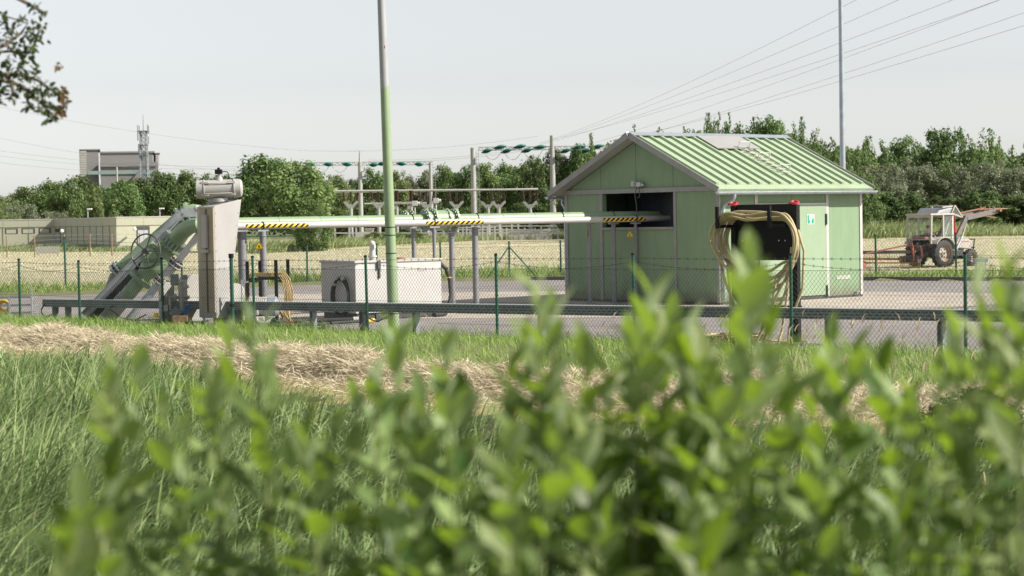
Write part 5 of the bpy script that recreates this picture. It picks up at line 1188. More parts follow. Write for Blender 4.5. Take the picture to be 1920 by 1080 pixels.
# local: x forward, y left, z up; origin on the ground under the near (right) rear wheel
TW = 1.75
def wheel(x, y, r, w, rim_r, lug):
    side = -1 if y < .5 else 1
    m = MB(); m.lathe((x, y-w/2, r), (x, y+w/2, r), [(0, rim_r), (.03, r*.86), (.15, r*.965), (.5, r), (.85, r*.965), (.97, r*.86), (1, rim_r)], 36, cap=False)
    for k in range(lug):
        a = 6.283*k/lug; 
        for s in (-1, 1):
            da = .5*6.283/lug if s > 0 else 0
            p0 = Vector((x+r*.985*math.cos(a+da), y+s*w*.02, r+r*.985*math.sin(a+da))); p1 = Vector((x+r*.97*math.cos(a+da+.16), y+s*w*.47, r+r*.97*math.sin(a+da+.16))); m.bar(p0, p1, .05, .05, p0-Vector((x, p0.y, r)))
    o = m.build('tyre' if False else 'wheel', 'rubber', tr_)
    m = MB(); yy = y+side*-0.0
    m.lathe((x, y-w*.42, r), (x, y+w*.42, r), [(0, rim_r*1.0), (.05, rim_r*.98), (.2, rim_r*.9), (.5, rim_r*.88), (.8, rim_r*.9), (.95, rim_r*.98), (1, rim_r)], 30, cap=False); m.build('rim', M('rim_rust', (.36, .23, .13), .7, 0, .25, 4, dirt=(.2, .1, .05)), o)
    m = MB(); m.lathe((x, y-w*.12, r), (x, y+w*.12, r), [(0, rim_r*.3), (.05, rim_r*.72), (.5, rim_r*.9), (.95, rim_r*.72), (1, rim_r*.3)], 28); m.cyl((x, y-w*.35, r), (x, y+w*.35, r), rim_r*.3, n=14); m.build('disc', 'tractor_white', o)
    m = MB(); m.cyl((x, y-w*.4, r), (x, y+w*.4, r), rim_r*.16, n=10)
    for k in range(6): a = 1.047*k; m.cyl((x+rim_r*.5*math.cos(a), y-w*.2, r+rim_r*.5*math.sin(a)), (x+rim_r*.5*math.cos(a), y+w*.2, r+rim_r*.5*math.sin(a)), .03, n=6)
    m.build('hub', 'dark_metal', o)
RR = .68; WB = 2.15
for y in (0, TW-.1): wheel(0, y, RR, .36, .40, 18)
for y in (.1, TW-.2): wheel(WB, y, .42, .26, .22, 14)
yc = TW/2-.05
m = MB(); m.box((-.35, yc-.28, .48), (1.1, yc+.28, .98)); m.box((1.1, yc-.22, .5), (WB+.1, yc+.22, .95)); m.cyl((0, -.0, RR), (0, TW-.1, RR), .13, n=12); m.cyl((WB, .1, .42), (WB, TW-.2, .42), .08, n=10); m.box((-.2, .25, .55), (.2, TW-.35, .85)); m.box((.9, .25, .5), (1.5, yc-.2, .8)); m.build('chassis', 'dark_metal', tr_, smooth=False, bevel=.02)
m = MB(); m.prism([(1.05, yc-.3, .95), (WB+.55, yc-.3, .82), (WB+.62, yc-.3, 1.22), (WB+.3, yc-.3, 1.36), (1.05, yc-.3, 1.42)], (0, .6, 0)); m.build('bonnet', 'tractor_white', tr_, smooth=False, bevel=.04)
m = MB(); m.box((WB-.3, yc-.306, 1.18), (WB+.35, yc-.302, 1.22)); m.box((WB+.585, yc-.24, .88), (WB+.635, yc+.24, 1.2)); m.build('grille', 'rust_red', tr_, smooth=False)
m = MB(); m.bar((WB+.62, .5, .5), (WB+.75, .5, 1.3), .05, .05); m.bar((WB+.62, TW-.6, .5), (WB+.75, TW-.6, 1.3), .05, .05); m.bar((WB+.75, .45, 1.3), (WB+.75, TW-.55, 1.3), .05, .05); m.bar((WB+.7, .45, .9), (WB+.7, TW-.55, .9), .05, .05); m.build('front_guard', 'dark_metal', tr_, smooth=False)
for y in (.0, TW-.1):                   # mudguards
    m = MB(); ang = np.linspace(.25, 2.5, 12); w = .46
    o_ = [(0+.80*math.cos(a), RR+.80*math.sin(a)) for a in ang]; i_ = [(0+.76*math.cos(a), RR+.76*math.sin(a)) for a in ang]
    y0, y1 = y-.23, y+.23; n = len(ang)
    vs = [(a, yy, b) for yy in (y0, y1) for a, b in o_]+[(a, yy, b) for yy in (y0, y1) for a, b in i_]
    m.add(vs, [(i, i+1, n+i+1, n+i) for i in range(n-1)]+[(2*n+i+1, 2*n+i, 3*n+i, 3*n+i+1) for i in range(n-1)]+[(i+1, i, 2*n+i, 2*n+i+1) for i in range(n-1)]+[(n+i, n+i+1, 3*n+i+1, 3*n+i) for i in range(n-1)]+[(0, n, 3*n, 2*n), (n-1, 3*n-1, 4*n-1, 2*n-1)])
    m.build('mudguard', 'tractor_white', tr_)
CZ0, CZ1, CX0, CX1, CY0, CY1 = 1.36, 2.52, -.72, .88, .06, TW-.16
m = MB()
for x, y in ((CX0, CY0), (CX0, CY1), (.12, CY0-.02), (.12, CY1+.02), (CX1, CY0+.05), (CX1, CY1-.05)): m.bar((x, y, .95 if x > 0 else 1.15), (x+(.05 if x < 0 else 0), y, CZ1), .075, .075, (1, 0, 0))
for y in (CY0, CY1): m.bar((CX0, y, CZ0), (CX1, y, CZ0-.03), .05, .06)
m.bar((CX0, CY0, CZ0), (CX0, CY1, CZ0), .05, .05); m.bar((CX0+.04, CY0, CZ1-.05), (CX0+.04, CY1, CZ1-.05), .05, .1); m.bar((CX1, CY0, CZ1-.05), (CX1, CY1, CZ1-.05), .05, .1)
m.build('cab_frame', 'tractor_white', tr_, smooth=False)
m = MB(); m.box((CX0-.06, CY0-.05, CZ1), (CX1+.06, CY1+.05, CZ1+.09)); m.build('cab_roof', 'tractor_white', tr_, smooth=False, bevel=.025)
MAT['hatch_grey'] = M('hatch_grey', (.26, .27, .29), .6, 0, .1, 3)
m = MB(); m.prism([(-.1, CY0+.15, CZ1+.09), (.75, CY0+.05, CZ1+.09), (.95, CY0+.05, CZ1+.36), (.2, CY0+.2, CZ1+.36)], (0, CY1-CY0-.2, 0)); rh = m.build('roof_hatch', 'hatch_grey', tr_, smooth=False, bevel=.02)
m = MB(); m.bar((.2, CY0+.1, CZ1+.39), (1.05, CY0+.1, CZ1+.44), .08, .06); m.bar((1.0, CY0, CZ1+.46), (1.5, CY0-.02, CZ1-.12), .07, .05); m.bar((1.0, CY1, CZ1+.46), (1.5, CY1, CZ1-.12), .07, .05); m.bar((1.0, CY0, CZ1+.46), (1.0, CY1, CZ1+.46), .07, .06); m.bar((1.5, CY0, CZ1-.1), (1.5, CY1, CZ1-.1), .1, .05); m.bar((.75, CY0, CZ1+.1), (1.0, CY0, CZ1+.46), .07, .05); m.bar((.75, CY0, CZ1+.08), (1.5, CY0, CZ1-.12), .07, .05)
m.build('hatch_frame', 'tractor_white', tr_, smooth=False)
m = MB(); m.add([(.86, CY0, CZ1+.1), (1.45, CY0-.01, CZ1-.08), (1.02, CY0, CZ1+.4)], [(0, 1, 2)]); m.add([(1.03, CY0+.05, CZ1+.42), (1.46, CY0+.05, CZ1-.06), (1.46, CY1-.05, CZ1-.06), (1.03, CY1-.05, CZ1+.42)], [(0, 1, 2, 3)]); m.build('windscreen', 'glass', tr_, smooth=False)
m = MB(); m.add([(CX0+.02, CY0+.05, CZ0+.04), (CX0+.02, CY1-.05, CZ0+.04), (CX0+.04, CY1-.05, CZ1-.1), (CX0+.04, CY0+.05, CZ1-.1)], [(0, 1, 2, 3)]); m.build('rear_window', 'glass', tr_, smooth=False)
m = MB(); m.add([(.18, CY0, CZ0), (CX1-.05, CY0+.03, CZ0), (CX1-.05, CY0+.03, CZ1-.05), (.18, CY0, CZ1-.05)], [(0, 1, 2, 3)]); m.build('door_window', 'glass', tr_, smooth=False)
m = MB(); m.bar((.16, CY0-.02, CZ0+.0), (.16, CY0-.02, CZ1-.03), .03, .05); m.bar((CX1-.06, CY0+.02, 1.1), (CX1-.06, CY0+.02, CZ1-.03), .03, .05); m.cbox((.28, CY0-.04, CZ0+.3), (.1, .03, .03)); m.build('door_frame', 'trim', tr_, smooth=False)
m = MB(); m.cyl((1.25, CY0+.25, 1.3), (1.25, CY0+.25, 1.95), .085, n=12); m.cyl((1.25, CY0+.25, 1.95), (1.25, CY0+.25, 2.42), .045, n=10); m.build('exhaust', 'red', tr_)
m = MB(); m.box((-.35, yc-.25, 1.05), (.1, yc+.25, 1.2)); m.box((-.42, yc-.25, 1.15), (-.33, yc+.25, 1.6)); m.build('seat', 'black', tr_, smooth=False, bevel=.03)
m = MB(); m.ring((.45, yc, 1.62), (-.6, 0, 1), .19, .016, 20, 6); m.bar((.45, yc, 1.62), (.62, yc, 1.2), .04, .04); m.build('steering_wheel', 'black', tr_)
m = MB(); m.cbox((-.5, yc+.35, 1.45), (.3, .3, .2)); m.cbox((-.55, yc-.1, 1.42), (.25, .5, .12)); m.build('toolbox', 'rust_red', tr_, bevel=.02)
MAT['loader'] = M('loader_grey', (.15, .135, .125), .6, .1, .2, 4, dirt=(.22, .12, .07))
m = MB()
for y in (.25, TW-.35):
    m.bar((.95, y, .75), (1.25, y, 1.35), .13, .2); m.bar((1.15, y, 1.2), (2.05, y, 2.42), .12, .22); m.bar((2.0, y, 2.36), (4.3, y, 2.68), .12, .24)
m.bar((2.05, .25, 2.4), (2.05, TW-.35, 2.4), .12, .12); m.bar((3.9, .25, 2.62), (3.9, TW-.35, 2.62), .1, .1); m.build('loader_arm', 'loader', tr_, smooth=False, bevel=.01)
m = MB()
for y in (.25, TW-.35): m.cyl((1.3, y, .85), (1.75, y, 1.5), .06, n=8); m.cyl((1.7, y, 1.42), (2.05, y, 2.1), .03, n=8)
m.build('hydraulic_ram', 'galv', tr_)
m = MB(); m.bar((4.3, .0, 2.72), (4.3, TW-.1, 2.72), .12, .14)
for k in range(7): m.cyl((4.0+.0*k, .05+k*.25, 2.75), (4.9, .05+k*.25, 2.8), .022, n=6)
for k in range(4): m.cyl((3.0+.35*k, .25, 2.62+.04*k), (3.1+.35*k, .25, 2.95), .02, n=6)
m.bar((2.8, .3, 2.5), (4.2, .2, 2.35), .04, .04); m.bar((2.7, TW-.4, 2.6), (4.6, TW-.5, 2.85), .06, .06)
m.build('loader_fork', M('fork_rust', (.25, .13, .08), .7, .1, .25, 5), tr_, smooth=False)
m = MB(); m.bar((-.35, .35, .5), (-1.15, .4, .55), .06, .06); m.bar((-.35, TW-.45, .5), (-1.15, TW-.5, .55), .06, .06); m.bar((-.35, yc, 1.05), (-1.15, yc, 1.05), .05, .05); m.cbox((-.5, yc, .95), (.35, .5, .3)); m.build('linkage', 'dark_metal', tr_, smooth=False)
m = MB(); m.box((-.7, .1, 1.0), (-.3, .25, 1.2)); m.box((-.7, TW-.4, 1.0), (-.3, TW-.25, 1.2)); m.cbox((-.75, .2, 1.12), (.06, .16, .1)); m.build('rear_light', 'dark_metal', tr_, smooth=False)
# driver, one continuous skinned body
def skinned(name, verts, edges, radii, mat, parent, loc, rz):
    me = bpy.data.meshes.new(name); me.from_pydata(verts, edges, []); me.update(); o = bpy.data.objects.new(name, me); COL.objects.link(o)
    sk = o.modifiers.new('skin', 'SKIN'); sub = o.modifiers.new('sub', 'SUBSURF'); sub.levels = sub.render_levels = 2
    if not me.skin_vertices: me.attributes.new('skin', 'FLOAT_VECTOR2' if False else 'FLOAT', 'POINT')
    sv = me.skin_vertices[0].data if me.skin_vertices else None
    if sv:
        for i, r in enumerate(radii): sv[i].radius = (r, r) if not isinstance(r, tuple) else r
        sv[0].use_root = True
    me.materials.append(MAT[mat]); o.location = loc; o.rotation_euler.z = rz
    if parent: o.parent = parent
    return o
def local(p): return tr_.matrix_basis @ Vector(p)
bv = [(0, 0, 0), (0, 0, .22), (.02, 0, .44), (.03, 0, .52), (.05, 0, .60), (.06, 0, .72), (.05, 0, .8),
      (.03, .2, .45), (.15, .27, .24), (.38, .17, .25), (.46, .14, .27), (.03, -.2, .45), (.15, -.27, .24), (.38, -.17, .25), (.46, -.14, .27),
      (.1, .1, -.02), (.45, .14, .02), (.5, .14, -.36), (.62, .14, -.4), (.1, -.1, -.02), (.45, -.14, .02), (.5, -.14, -.36), (.62, -.14, -.4)]
be = [(0, 1), (1, 2), (2, 3), (3, 4), (4, 5), (5, 6), (2, 7), (7, 8), (8, 9), (9, 10), (2, 11), (11, 12), (12, 13), (13, 14), (0, 15), (15, 16), (16, 17), (17, 18), (0, 19), (19, 20), (20, 21), (21, 22)]
br_ = [(.17, .13), (.16, .12), (.17, .12), .06, .085, .1, .07, .07, .05, .042, .04, .07, .05, .042, .04, .1, .075, .055, .045, .1, .075, .055, .045]
bpy.context.view_layer.update()
mwT = Matrix.Translation(tp0) @ Matrix.Rotation(TA_, 4, 'Z') @ Matrix.Scale(S, 4)
dp = mwT @ Vector((-.12, yc, 1.27))
person = skinned('person', bv, be, br_, 'skin', None, dp, TA_)
tag(person, 'driver in a dark blue top sitting inside the tractor cab', 'person')
sh = skinned('shirt', [bv[0], bv[1], bv[2], bv[7], bv[8], (.28, .215, .247), bv[11], bv[12], (.28, -.215, .247)], [(0, 1), (1, 2), (2, 3), (3, 4), (4, 5), (2, 6), (6, 7), (7, 8)], [(.185, .145), (.175, .135), (.185, .135), .085, .065, .055, .085, .065, .055], 'cloth_blue', person, (0, 0, 0), 0)
skinned('trousers', [bv[0], bv[15], bv[16], (.49, .14, -.3), bv[19], bv[20], (.49, -.14, -.3)], [(0, 1), (1, 2), (2, 3), (0, 4), (4, 5), (5, 6)], [(.182, .14), .115, .088, .068, .115, .088, .068], 'black', person, (0, 0, 0), 0)
m = MB(); m.ball((.035, 0, .755), (.115, .1, .105), 14, 10); m.build('hair', 'hair', person)
m = MB(); m.ball((.165, 0, .69), (.022, .016, .03), 8, 6)
for s in (-1, 1): m.ball((.055, s*.098, .7), (.025, .012, .035), 8, 6)
m.build('face', 'skin', person)
# ------------------------------------------------------------------ hay rake behind the tractor
rk = thing('hay_rake', 'faded red hay rake with long bar, hitched behind the white tractor', 'rake', tp0+Vector((0, 0, 0)), TA_); rk.location = (mwT @ Vector((-1.15, yc, 0))); rk.scale = (S, S, S)
m = MB(); m.bar((0, -.6, .55), (0, .6, .55), .08, .08); m.bar((0, 0, .55), (-.1, 0, 1.2), .08, .08); m.bar((-.1, 0, 1.15), (-2.3, .9, .75), .07, .07); m.bar((0, -.6, .55), (-.05, -.55, 1.05), .07, .07); m.bar((-.05, -.55, 1.05), (-.05, .55, 1.05), .06, .06)
m.bar((0, .3, .42), (-3.0, 2.2, .5), .1, .1); m.bar((-.2, -.2, .25), (-2.8, 1.9, .3), .07, .07); m.ring((-.1, -.1, .65), (.7, -.7, 0), .42, .03, 24, 6); m.build('frame', 'rust_red', rk)
m = MB(); m.cyl((-.1, -.5, .42), (-.1, .7, .42), .16, n=14); m.build('gear_drum', 'dark_metal', rk)
m = MB(); m.bar((-.3, -.1, .78), (-3.4, 2.3, .8), .05, .16, (0, 0, 1)); m.build('reel_bar', 'dark_metal', rk, smooth=False)
m = MB()
for k in range(14): t = k/13; p0 = Vector((-.15, -.55, .3)).lerp(Vector((-.5, .4, .3)), t); m.tube([p0, p0+Vector((.0, -.05, -.16)), p0+Vector((-.1, -.12, -.28))], .014, 5)
for k in range(30): t = k/29; p0 = Vector((-.5, .1, .7)).lerp(Vector((-3.3, 2.2, .7)), t); m.tube([p0, p0+Vector((0, -.05, -.35)), p0+Vector((-.08, -.1, -.6))], .012, 5)
m.build('tine', M('dull_yellow', (.33, .22, .06), .7, 0, .25, 5), rk)
for x, y in ((-2.2, 1.2), (-3.0, 2.1)):
    m = MB(); m.lathe((x, y-.07, .2), (x, y+.07, .2), [(0, .1), (.1, .19), (.5, .2), (.9, .19), (1, .1)], 18); m.build('wheel', 'rust_red', rk)
# ------------------------------------------------------------------ trees (unit height prototypes, then copies)
def rand_dirs(n):
    v = RNG.normal(size=(n, 3)); return v/np.linalg.norm(v, axis=1, keepdims=True)
def make_proto(kind, mat, seed, leaf=.020):
    global RNG
    RNG = np.random.default_rng(seed); rnd = random.Random(seed)
    C, Rr = [], []
    if kind == 'round':
        for d in rand_dirs(70):
            f = .55+.45*RNG.random(); c = np.array([.5*d[0]*f*.82, .5*d[1]*f*.82, .56+.40*d[2]*f*.9]); C.append(c); Rr.append(.075+.075*RNG.random())
        for _ in range(6): C.append(np.array([RNG.normal()*.1, RNG.normal()*.1, .88+.08*RNG.random()])); Rr.append(.06+.04*RNG.random())
    elif kind == 'bush':
        for d in rand_dirs(80):
            f = .6+.4*RNG.random(); z = .45+.5*d[2]*f
            C.append(np.array([.5*d[0]*f*.95, .5*d[1]*f*.95, max(z, .05)])); Rr.append(.07+.07*RNG.random())
    elif kind == 'poplar':
        for k in range(7):
            x, y = RNG.normal()*.17, RNG.normal()*.17; tz = .70+.30*RNG.random() if k else 1.0
            for z in np.arange(.2, tz, .05):
                r = .13*(1-(z/tz)**2.2)+.042; C.append(np.array([x*(.6+.6*z)+RNG.normal()*.03, y*(.6+.6*z)+RNG.normal()*.025, z])); Rr.append(r*(.6+.45*RNG.random()))
    elif kind == 'feather':
        for k in range(11):
            x, y = RNG.normal()*.2, RNG.normal()*.2; tz = .66+.32*RNG.random() if k else 1.0
            for z in np.arange(.2, tz, .036):
                r = .075*(1-.8*(z/tz)**2)+.028; C.append(np.array([x*(.45+.8*z)+RNG.normal()*.02, y*(.45+.8*z)+RNG.normal()*.02, z])); Rr.append(r*(.5+.6*RNG.random()))
    C = np.array(C); Rr = np.array(Rr)
    per = np.maximum((10000*Rr**2/np.sum(Rr**2)).astype(int), 8)
    P, N = [], []
    for c, r, n in zip(C, Rr, per):
        d = rand_dirs(n); f = RNG.random(n)**.45; 
        f = np.where(RNG.random(n) < .12, f*1.35, f)
        P.append(c+d*f[:, None]*r*np.array([1, 1, .82])); N.append(d*.7+rand_dirs(n)*.65+np.array([0, 0, .45]))
    P = np.concatenate(P); N = np.concatenate(N); P[:, 2] = np.maximum(P[:, 2], .01)
    V, Fq = quads(P, N, leaf*(.6+.8*RNG.random(len(P))))
    cr = np_obj('crown', V, Fq, mat)
    m = MB(); H = .5 if kind in ('round', 'bush') else .8
    m.tube([(0, 0, -.03), (.005, 0, .15), (-.005, .004, .35), (.004, 0, H)], [.022, .017, .012, .004], 7)
    for i in range(0, len(C), max(1, len(C)//16)):
        c = C[i]; b0 = Vector((0, 0, min(.12+.4*rnd.random(), max(c[2]-.08, .05)))); e = Vector(c); mid_ = b0.lerp(e, .5)+Vector((0, 0, .03))
        m.tube([b0, mid_, e], [.008, .005, .002], 5)
    tk = m.build('trunk', 'bark'); return (cr, tk)
PROTO = {}
def proto(kind, mat, k, leaf=.020):
    key = (kind, mat, k)
    if key not in PROTO:
        cr, tk = make_proto(kind, mat, 100+len(PROTO)*7, leaf); COL.objects.unlink(cr); COL.objects.unlink(tk); PROTO[key] = (cr, tk)
    return PROTO[key]
TREES = []
def tree(px, ytop, D, wpx, kind, mat, name, label, group, k=0, leaf=.020, z0=FIELD_Z, depth=1.0):
    p = base(px, 430, D, z0); H = at(px, ytop, D).z-z0; W = wpx*D/FPX
    root = thing(name, label, 'tree' if 'bush' not in name and 'shrub' not in name else 'bush', p, random.uniform(0, 6.28), group)
    root.scale = (W, W*depth, H)
    for src in proto(kind, mat, k, leaf):
        c = src.copy(); COL.objects.link(c); c.parent = root
    TREES.append(root); return root
# rows: (px, ytop, width px, kind, mat)
ROW_L = [(-45, 392, 120, 'round', 't_mid'), (5, 366, 80, 'round', 't_light'), (48, 349, 110, 'round', 't_light'), (92, 340, 110, 'round', 't_mid'), (128, 333, 90, 'round', 't_mid'), (160, 328, 90, 'round', 't_dark'),
         (232, 336, 95, 'round', 't_mid'), (262, 331, 100, 'round', 't_dark'), (305, 323, 110, 'round', 't_dark'), (350, 320, 105, 'round', 't_mid'), (393, 324, 95, 'round', 't_mid'), (425, 326, 90, 'round', 't_dark'), (455, 335, 80, 'round', 't_dark')]
for i, (px, yt, w, kd, mt) in enumerate(ROW_L):
    tree(px, yt, 285+random.uniform(-12, 12), w, kd, mt, 'broadleaf_tree', '%s broadleaf tree in the row behind the beige building, %s from the left' % ({'t_light': 'yellowish', 't_mid': 'mid green', 't_dark': 'dark green'}[mt], ORD[i]), 'broadleaf trees behind the beige building', i % 4, .019)
tree(192, 347, 262, 100, 'feather', 't_light', 'young_tree', 'paler grey green young tree standing before the dark row, above the beige building', None, 0, .018)
tree(105, 388, 258, 80, 'bush', 't_willow', 'silver_bush', 'silvery blossoming bush at the corner of the beige building', None, 0, .018)
tree(40, 372, 262, 90, 'bush', 't_willow', 'willow_bush', 'grey green willow bush behind the left end of the beige building', None, 1, .018)
tree(8, 385, 250, 70, 'bush', 't_light', 'hazel_bush', 'bright yellow green bush at the far left edge behind the building', None, 0, .018)
tree(495, 290, 205, 165, 'round', 't_mid', 'lime_tree', 'large bushy green tree right of the grey actuator', None, 1, .016)
tree(560, 300, 200, 165, 'round', 't_light', 'lime_tree', 'large lighter green tree between the actuator and the leaning pole', None, 2, .016)
tree(585, 365, 196, 85, 'bush', 't_mid', 'hazel_bush', 'dense bush at the foot of the large light green tree', None, 2, .018)
ROW_C = [(600, 345, 70, 'round', 't_mid'), (633, 327, 76, 'round', 't_light'), (668, 334, 70, 'round', 't_dark'), (702, 315, 90, 'round', 't_mid'), (742, 318, 80, 'round', 't_light'), (768, 327, 70, 'round', 't_willow'), (800, 316, 80, 'round', 't_willow'), (838, 309, 85, 'round', 't_mid'),
         (875, 309, 75, 'round', 't_dark'), (905, 305, 85, 'round', 't_light'), (945, 306, 80, 'round', 't_mid'), (978, 305, 80, 'round', 't_mid'), (1008, 292, 80, 'round', 't_dark'), (1040, 272, 90, 'round', 't_willow'), (1085, 268, 95, 'round', 't_dark')]
for i, (px, yt, w, kd, mt) in enumerate(ROW_C):
    tree(px, yt, 335+random.uniform(-15, 15), w, kd, mt, 'broadleaf_tree', '%s tree in the wood behind the substation, %s from the left' % ({'t_light': 'lighter green', 't_mid': 'mid green', 't_dark': 'dark green', 't_willow': 'greyish green'}[mt], ORD[i]), 'trees behind the substation', (i+1) % 4, .02)
ROW_D = [(620, 385, 80), (690, 380, 85), (750, 386, 80), (810, 378, 85), (870, 385, 80), (930, 380, 85), (985, 375, 85), (1040, 345, 90), (1090, 330, 90)]
for i, (px, yt, w) in enumerate(ROW_D):
    tree(px, yt, 306+random.uniform(-6, 6), w, 'bush', 't_dark', 'hedge_bush', 'dark bush low behind the insulator posts, %s from the left' % ORD[i], 'dark bushes behind the insulator posts', i % 2, .022)
for i, (px, yt, w) in enumerate(((700, 432, 40), (735, 430, 46), (778, 433, 44))):
    tree(px, yt, 248, w, 'bush', 't_light', 'hazel_bush', 'low light green bush below the pipes, %s of three beside the leaning pole' % ['left', 'middle', 'right'][i], 'low bushes before the substation', 0, .03)
ROW_R = [(1122, 252, 55, 'feather', 't_poplar'), (1155, 262, 60, 'poplar', 't_poplar'), (1192, 234, 52, 'feather', 't_poplar'), (1228, 243, 58, 'poplar', 't_mid'), (1262, 239, 60, 'feather', 't_poplar'), (1296, 240, 50, 'feather', 't_mid'), (1322, 207, 46, 'poplar', 't_poplar'), (1346, 212, 40, 'feather', 't_poplar'),
         (1368, 212, 44, 'feather', 't_poplar'), (1412, 212, 64, 'poplar', 't_poplar'), (1446, 218, 64, 'round', 't_mid'), (1478, 222, 52, 'poplar', 't_mid'), (1508, 212, 44, 'poplar', 't_poplar'), (1540, 258, 60, 'feather', 't_poplar'), (1562, 262, 50, 'feather', 't_mid'), (1600, 262, 50, 'feather', 't_poplar')]
for i, (px, yt, w, kd, mt) in enumerate(ROW_R):
    tree(px, yt, 255+random.uniform(-12, 12), w*1.85, kd, mt, 'poplar_tree', 'slender young poplar rising above the green roof, %s from the left' % ORD[i], 'poplars behind the green house', i % 3, .018)
for i, (px, yt, w) in enumerate(((1140, 262, 60), (1175, 258, 60), (1210, 252, 60), (1245, 255, 60), (1280, 250, 60), (1308, 244, 60), (1392, 232, 70), (1432, 234, 70), (1492, 236, 60), (1526, 262, 70), (1582, 272, 70), (1612, 282, 60))):
    tree(px, yt, 282+random.uniform(-4, 4), w*1.9, ['poplar', 'round'][i % 2], ['t_mid', 't_poplar', 't_light'][i % 3], 'poplar_tree', 'fuller tree between the slender poplars over the roof, %s from the left' % ORD[i], 'fuller trees behind the poplars', i % 3, .018)
ROW_B = [(1135, 320, 100), (1200, 318, 110), (1275, 316, 110), (1350, 312, 110), (1430, 305, 110), (1505, 300, 110), (1570, 298, 110), (1612, 312, 90)]
for i, (px, yt, w) in enumerate(ROW_B):
    tree(px, yt, 240+random.uniform(-5, 5), w, 'bush', ['t_dark', 't_mid'][i % 2], 'hedge_bush', 'dense green bush directly behind the house roof, %s from the left' % ORD[i], 'bushes behind the green house', i % 2, .02)
ROW_T = [(1662, 250, 84, 'poplar', 't_poplar'), (1700, 255, 84, 'round', 't_poplar'), (1733, 272, 60, 'feather', 't_dark'), (1776, 243, 95, 'round', 't_dark'), (1836, 234, 74, 'poplar', 't_poplar'), (1872, 258, 54, 'feather', 't_light'), (1915, 250, 80, 'poplar', 't_mid'), (1965, 250, 90, 'round', 't_mid')]
for i, (px, yt, w, kd, mt) in enumerate(ROW_T):
    tree(px, yt, 292+random.uniform(-10, 10), w*1.45, kd, mt, 'poplar_tree', 'tall tree showing above the willow hedge behind the tractor, %s from the left' % ORD[i], 'trees above the willow hedge', i % 3, .018)
ROW_W = [(1652, 296, 125, 't_willow'), (1712, 292, 130, 't_willow'), (1770, 300, 125, 't_mid'), (1826, 291, 135, 't_willow'), (1885, 296, 130, 't_willow'), (1945, 290, 130, 't_willow')]
for i, (px, yt, w, mt) in enumerate(ROW_W):
    tree(px, yt, 262+random.uniform(-6, 6), w, 'bush', mt, 'willow_bush', 'wide rounded willow bush behind the tractor field, %s from the left' % ORD[i], 'willow hedge behind the tractor', i % 3, .0165)
for i, (px, yt, w) in enumerate(((1640, 352, 100), (1700, 358, 105), (1765, 362, 105), (1830, 352, 110), (1895, 360, 110), (1960, 352, 100))):
    tree(px, yt, 250+random.uniform(-3, 3), w, 'bush', 't_dark', 'willow_bush', 'darker lower willow in front of the hedge foot, %s from the left' % ORD[i], 'dark lower willows behind the tractor', i % 2, .022)
tree(1617, 385, 236, 26, 'feather', 't_light', 'sapling', 'bright yellow green sapling between the house corner and the willow hedge', None, 1, .03)
tree(1815, 722, 18.5, 210, 'bush', 't_dark', 'bramble_bush', 'dark low bramble bush in the grass behind the right hand shrub', None, 1, .03, -.15)
# the wood that closes the gaps further back
n = 42000; u = RNG.random(n)*.62-.31; D = 395+RNG.random(n)*25; px = 960+u*FPX
tops = np.interp(px, [-200, 60, 200, 440, 620, 900, 1060, 1200, 1500, 1600, 1650, 2100], [385, 368, 355, 345, 352, 335, 305, 275, 265, 285, 290, 285])+8*np.sin(px*.05)+6*np.sin(px*.13)
zt = HC-(tops-(408-.01746*(px-960)))*D/FPX; f = RNG.random(n)**.6
P = np.stack([u*D, D, FIELD_Z+f*(zt-FIELD_Z)], 1)
tag(np_obj('woodland', *quads(P, rand_dirs(n)+np.array([0, -.4, .5]), .35+.35*RNG.random(n)), 't_dark'), kind='stuff')

# ------------------------------------------------------------------ sallow shrubs close to the lens
LEAF_T = np.array([0, .18, .45, .75, 1.0]); LEAF_W = np.array([.08, .72, 1.0, .66, .03])
def leaf_mesh(base_, dirv, nrm, L, W, curl):
    n = len(base_); s = np.cross(dirv, nrm); s /= np.linalg.norm(s, axis=1, keepdims=True)+1e-9; nn = np.cross(s, dirv)
    V = []
    for t, w in zip(LEAF_T, LEAF_W):
        c = base_+dirv*(L*t)[:, None]-nn*(curl*L*t*t)[:, None]
        e = (W*w*.5)[:, None]
        V += [c-s*e+nn*e*.35, c, c+s*e+nn*e*.35]
    V = np.stack(V, 1).reshape(-1, 3); b = (np.arange(n)*15)[:, None]
    F_ = np.concatenate([b+np.array([[3*i+j, 3*i+j+1, 3*i+j+4, 3*i+j+3]]) for i in range(4) for j in range(2)], 0); return V, F_
RNG = np.random.default_rng(77); rnd = random.Random(21)
